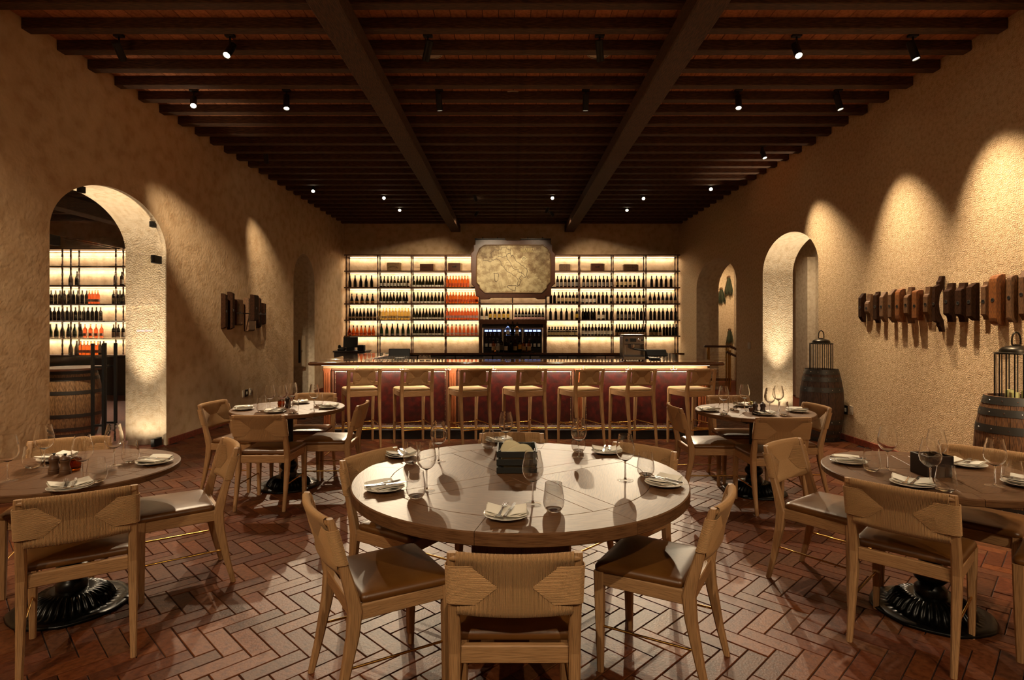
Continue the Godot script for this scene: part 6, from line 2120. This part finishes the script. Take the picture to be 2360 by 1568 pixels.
func wine_map() -> void:
	var d := 14.95
	var k := d / FOCAL / 9.8  # metres per pixel of the enlargement whose corner is (1080, 540)
	var o := at_depth(1080, 540, d)
	var t := thing("carved_map", "carved and painted map of Italy in a notched wooden frame", "map", Vector3(o.x + 1000 * k, o.y - 790 * k, -d))
	var place := func(q: Array) -> Vector2: return Vector2((q[0] - 1000) * k, -(q[1] - 790) * k)
	var outer := PackedVector2Array()
	for q in [[140, 120], [830, 120], [860, 135], [1150, 135], [1180, 115], [1860, 115], [1860, 225], [1890, 235], [1895, 380], [1958, 445], [1955, 1120], [1935, 1130], [1868, 1195], [1868, 1402], [1745, 1412], [1740, 1465], [1560, 1470], [1500, 1440], [510, 1440], [460, 1470], [255, 1475], [240, 1425], [165, 1402], [135, 1200], [62, 1130], [50, 430], [112, 375], [112, 240], [150, 228]]:
		outer.append(place.call(q))
	obj("frame_board", MB.new().prism(outer, 0.07, Transform3D(Basis(), Vector3(0, 0, 0.0)), 0.012), M.walnut_x, t)
	var inner := [[360, 245], [1680, 245], [1790, 330], [1850, 460], [1850, 1080], [1770, 1160], [1770, 1212], [1650, 1328], [370, 1328], [245, 1215], [245, 1160], [175, 1090], [185, 470], [250, 320]]
	var poly := PackedVector2Array()
	for q in inner:
		poly.append(place.call(q))
	var rim := PackedVector3Array()
	for p in poly:
		rim.append(Vector3(p.x, p.y, 0.006))
	obj("inner_moulding", MB.new().tube(rim, 0.014, 8, PackedFloat32Array(), false, true), M.bronze_wood, t)
	var top := MB.new()
	for x in [[140, 830], [1180, 1860]]:
		top.box(Vector3(((x[0] + x[1]) / 2.0 - 1000) * k, (790 - 112) * k, -0.01), Vector3((x[1] - x[0]) * k, 0.03, 0.09), 0.004)
	obj("cornice", top, M.dark_wood_x, t)
	for x in [320, 655, 1335, 1670]:
		obj("finial", MB.new().lathe(PackedVector2Array([Vector2(0.012, 0), Vector2(0.020, 0.012), Vector2(0.008, 0.024), Vector2(0.012, 0.034), Vector2(0, 0.05)]), 10, Vector3((x - 1000) * k, (790 - 100) * k, -0.01)), M.iron, t)
	for x in [-0.7, 0.7]:
		obj("hanger", MB.new().box(Vector3(x, 0.3, -0.13), Vector3(0.06, 0.5, 0.13), 0.004), M.iron, t)
	# print: 840 x 560 pixels over x 170..1860, y 235..1340
	var w := 840
	var h := 560
	var im := Image.create(w, h, false, Image.FORMAT_RGB8)
	var n1 := noise(71, 0.010, 5)
	var n2 := noise(72, 0.05, 3)
	var sea := Color(0.80, 0.73, 0.56)
	var stain := Color(0.42, 0.31, 0.17)
	var land := Color(0.70, 0.60, 0.42)
	for y in h:
		for x in w:
			var v := n1.get_noise_2d(x, y) * 0.9 + n2.get_noise_2d(x, y) * 0.25
			# the map's own brown ground: mainland beyond the Adriatic and the darkened border paint
			var inland := x > 330 + y * 0.95 + 40.0 * n1.get_noise_2d(x * 2, y * 2) and x > 380 or (y < 175 - x * 0.18 + 30.0 * n1.get_noise_2d(y * 2, x * 2) and x < 260)
			var border := minf(minf(x, w - x), minf(y, h - y)) + 60.0 * n1.get_noise_2d(x + 500, y) < 26.0
			var c := sea.lerp(stain, clampf(0.12 + v * 0.7 + (0.42 if inland else 0.0) + (0.30 if border else 0.0), 0.0, 0.92))
			im.set_pixel(x, y, c)
	var at := func(pts: Array) -> Array:
		var out := []
		for q in pts:
			out.append([(q[0] - 170) * w / 1690.0, (q[1] - 235) * h / 1105.0])
		return out
	var dark := Color(0.24, 0.17, 0.08)
	var soft := Color(0.45, 0.34, 0.18)
	var coast := [[330, 590], [430, 600], [480, 625], [540, 590], [630, 562], [690, 585], [730, 640], [740, 700], [800, 750], [830, 800], [880, 850], [950, 880], [1000, 920], [1060, 970], [1110, 1010], [1125, 1060], [1100, 1110], [1110, 1150], [1100, 1180], [1140, 1160], [1160, 1110], [1195, 1050], [1150, 1010], [1165, 960], [1200, 940], [1260, 990], [1290, 970], [1240, 910], [1170, 860], [1110, 840], [1120, 800], [1050, 800], [1020, 780], [970, 720], [950, 660], [910, 600], [870, 560], [855, 470], [890, 440], [940, 435], [970, 500], [1000, 475], [1040, 540], [1060, 600], [1130, 650], [1200, 700], [1310, 780], [1330, 850], [1300, 930], [1350, 1010]]
	stroke(im, at.call(wobble(coast, 7)), 2.2, dark)
	stroke(im, at.call(wobble([[560, 590], [505, 560], [515, 480], [500, 430], [560, 380], [600, 350], [660, 370], [740, 340], [750, 300], [850, 300], [870, 340], [950, 360], [945, 435]], 8)), 1.8, dark)
	stroke(im, at.call(wobble([[660, 500], [700, 505], [780, 520], [855, 510]], 6)), 2.2, dark)
	for line in [[[600, 350], [620, 450], [640, 500]], [[740, 340], [720, 420], [760, 500]], [[850, 310], [830, 400], [855, 470]], [[740, 620], [820, 590], [870, 600]], [[800, 750], [850, 640], [900, 640]], [[880, 850], [900, 760], [970, 720]], [[560, 460], [640, 450], [720, 430], [850, 420]], [[960, 870], [1000, 820], [1050, 800]], [[1060, 960], [1090, 880], [1170, 860]], [[1120, 1010], [1150, 1005]], [[830, 700], [900, 700], [950, 740]]]:
		stroke(im, at.call(wobble(line, 9)), 1.1, soft)
	stroke(im, at.call(wobble([[570, 880], [610, 895], [655, 870], [682, 920], [665, 990], [660, 1050], [610, 1075], [590, 1040], [585, 950], [570, 880]], 5)), 2.4, dark)
	stroke(im, at.call(wobble([[870, 1180], [900, 1160], [980, 1165], [1080, 1160], [1060, 1220], [1050, 1290], [1000, 1270], [930, 1230], [870, 1195], [870, 1180]], 5)), 2.0, dark)
	# small engraved vignettes: bottle, baskets, cheeses, plate of food, vines
	for v in [[300, 700, 45, 110], [500, 830, 48, 60], [440, 900, 60, 60], [780, 900, 55, 40], [640, 710, 85, 50], [410, 1110, 65, 115], [715, 1140, 38, 105], [925, 940, 35, 45], [925, 1075, 35, 55], [1065, 720, 48, 55], [1390, 600, 40, 120], [1620, 690, 130, 120], [1620, 560, 110, 60], [1400, 920, 90, 90], [1560, 1110, 120, 110], [820, 1195, 28, 25]]:
		for ring in 3:
			var pts := []
			var s := 1.0 - ring * 0.27
			for i in 15:
				var a := TAU * i / 14.0 + ring
				pts.append([v[0] + cos(a) * v[2] * s * rng.randf_range(0.75, 1.05), v[1] + sin(a) * v[3] * s * rng.randf_range(0.75, 1.05)])
			stroke(im, at.call(pts), 0.9, soft if ring else soft.darkened(0.25), true)
	var rose := at.call([[1245, 555]])
	var cp := Vector2(rose[0][0], rose[0][1])
	var pale := Color(0.86, 0.80, 0.62)
	for r in range(0, 34):
		stroke(im, [[cp.x - 34 + r, cp.y - r], [cp.x + 34 - r, cp.y - r]], 1.0, pale)
		stroke(im, [[cp.x - 34 + r, cp.y + r], [cp.x + 34 - r, cp.y + r]], 1.0, pale)
	var ringp := []
	for i in 24:
		ringp.append([cp.x + cos(TAU * i / 24) * 17, cp.y + sin(TAU * i / 24) * 17])
	stroke(im, ringp, 1.6, dark, true)
	stroke(im, [[cp.x - 24, cp.y], [cp.x + 24, cp.y]], 1.4, dark)
	stroke(im, [[cp.x, cp.y - 26], [cp.x, cp.y + 24]], 1.4, dark)
	var pm := mat("map_print", Color(0.92, 0.92, 0.92), 0.6, {"tex": ImageTexture.create_from_image(im)})
	var mb := MB.new()
	mb.mapped = true
	var ix := Geometry2D.triangulate_polygon(poly)
	for i in range(0, ix.size(), 3):
		var tri := [ix[i], ix[i + 1], ix[i + 2]]
		if (poly[tri[1]] - poly[tri[0]]).cross(poly[tri[2]] - poly[tri[0]]) < 0.0:
			tri.reverse()
		mb.tri(Vector3(poly[tri[0]].x, poly[tri[0]].y, 0.004), Vector3(poly[tri[1]].x, poly[tri[1]].y, 0.004), Vector3(poly[tri[2]].x, poly[tri[2]].y, 0.004))
		for j in [tri[0], tri[2], tri[1]]:
			mb.uv.append(Vector2((inner[j][0] - 170) / 1690.0, (inner[j][1] - 235) / 1105.0))
	obj("painted_panel", mb, pm, t)
	var plaque := obj("title_plaque", MB.new().box(Vector3((1318 - 1000) * k, (790 - 360) * k, 0.010), Vector3(300 * k, 86 * k, 0.014), 0.005), mat("plaque", Color(0.72, 0.63, 0.44), 0.6), t)
	text("title_lettering", "ITALIA", 88 * k, Vector3((1318 - 1000) * k, (790 - 360) * k, 0.0185), M.ink_map, plaque)


# ---------------------------------------------------------------- remaining small things
func build_small_things() -> void:
	# extinguisher cabinet on the far reveal of the narrow niche
	var z := -NICHE[1] + 0.001
	var x0 := (673.0 - PX) * 13.1 / FOCAL
	var x1 := (704.0 - PX) * 13.1 / FOCAL
	var t := thing("extinguisher_cabinet", "white extinguisher cabinet with a narrow dark window in the niche", "cabinet", Vector3((x0 + x1) / 2, 0.63, z + 0.06))
	var w := x1 - x0
	obj("case", MB.new().box(Vector3(0, 0.35, 0), Vector3(w, 0.70, 0.115), 0.006), M.limewash_plain, t)
	var d := obj("door", MB.new().box(Vector3(0, 0.35, 0.062), Vector3(w - 0.03, 0.66, 0.012), 0.004), M.limewash_plain, t)
	obj("window", MB.new().box(Vector3(0.035, 0.35, 0.070), Vector3(0.05, 0.52, 0.006), 0.002), M.dark_glass, d)
	obj("latch", MB.new().box(Vector3(0.095, 0.36, 0.073), Vector3(0.014, 0.05, 0.014), 0.003), M.steel, d)
	# round speakers flush with the ceiling tiles
	for q in [[993, 5.95, "round white ceiling speaker near the first girder"], [1380, 5.95, "round white ceiling speaker near the second girder"], [1182, 7.03, "round white ceiling speaker midway between the girders"]]:
		var s := thing("ceiling_speaker", q[2], "speaker", Vector3((q[0] - PX) * q[1] / FOCAL, TILE, -q[1]))
		obj("grille", MB.new().lathe(PackedVector2Array([Vector2(0, -0.014), Vector2(0.095, -0.012), Vector2(0.112, -0.006), Vector2(0.115, 0.004), Vector2(0, 0.004)]), 32), M.white_plate, s)
		obj("ring", MB.new().lathe(PackedVector2Array([Vector2(0.112, -0.012), Vector2(0.122, -0.012), Vector2(0.124, 0.002), Vector2(0.112, 0.002)]), 32), M.white_plate, s)
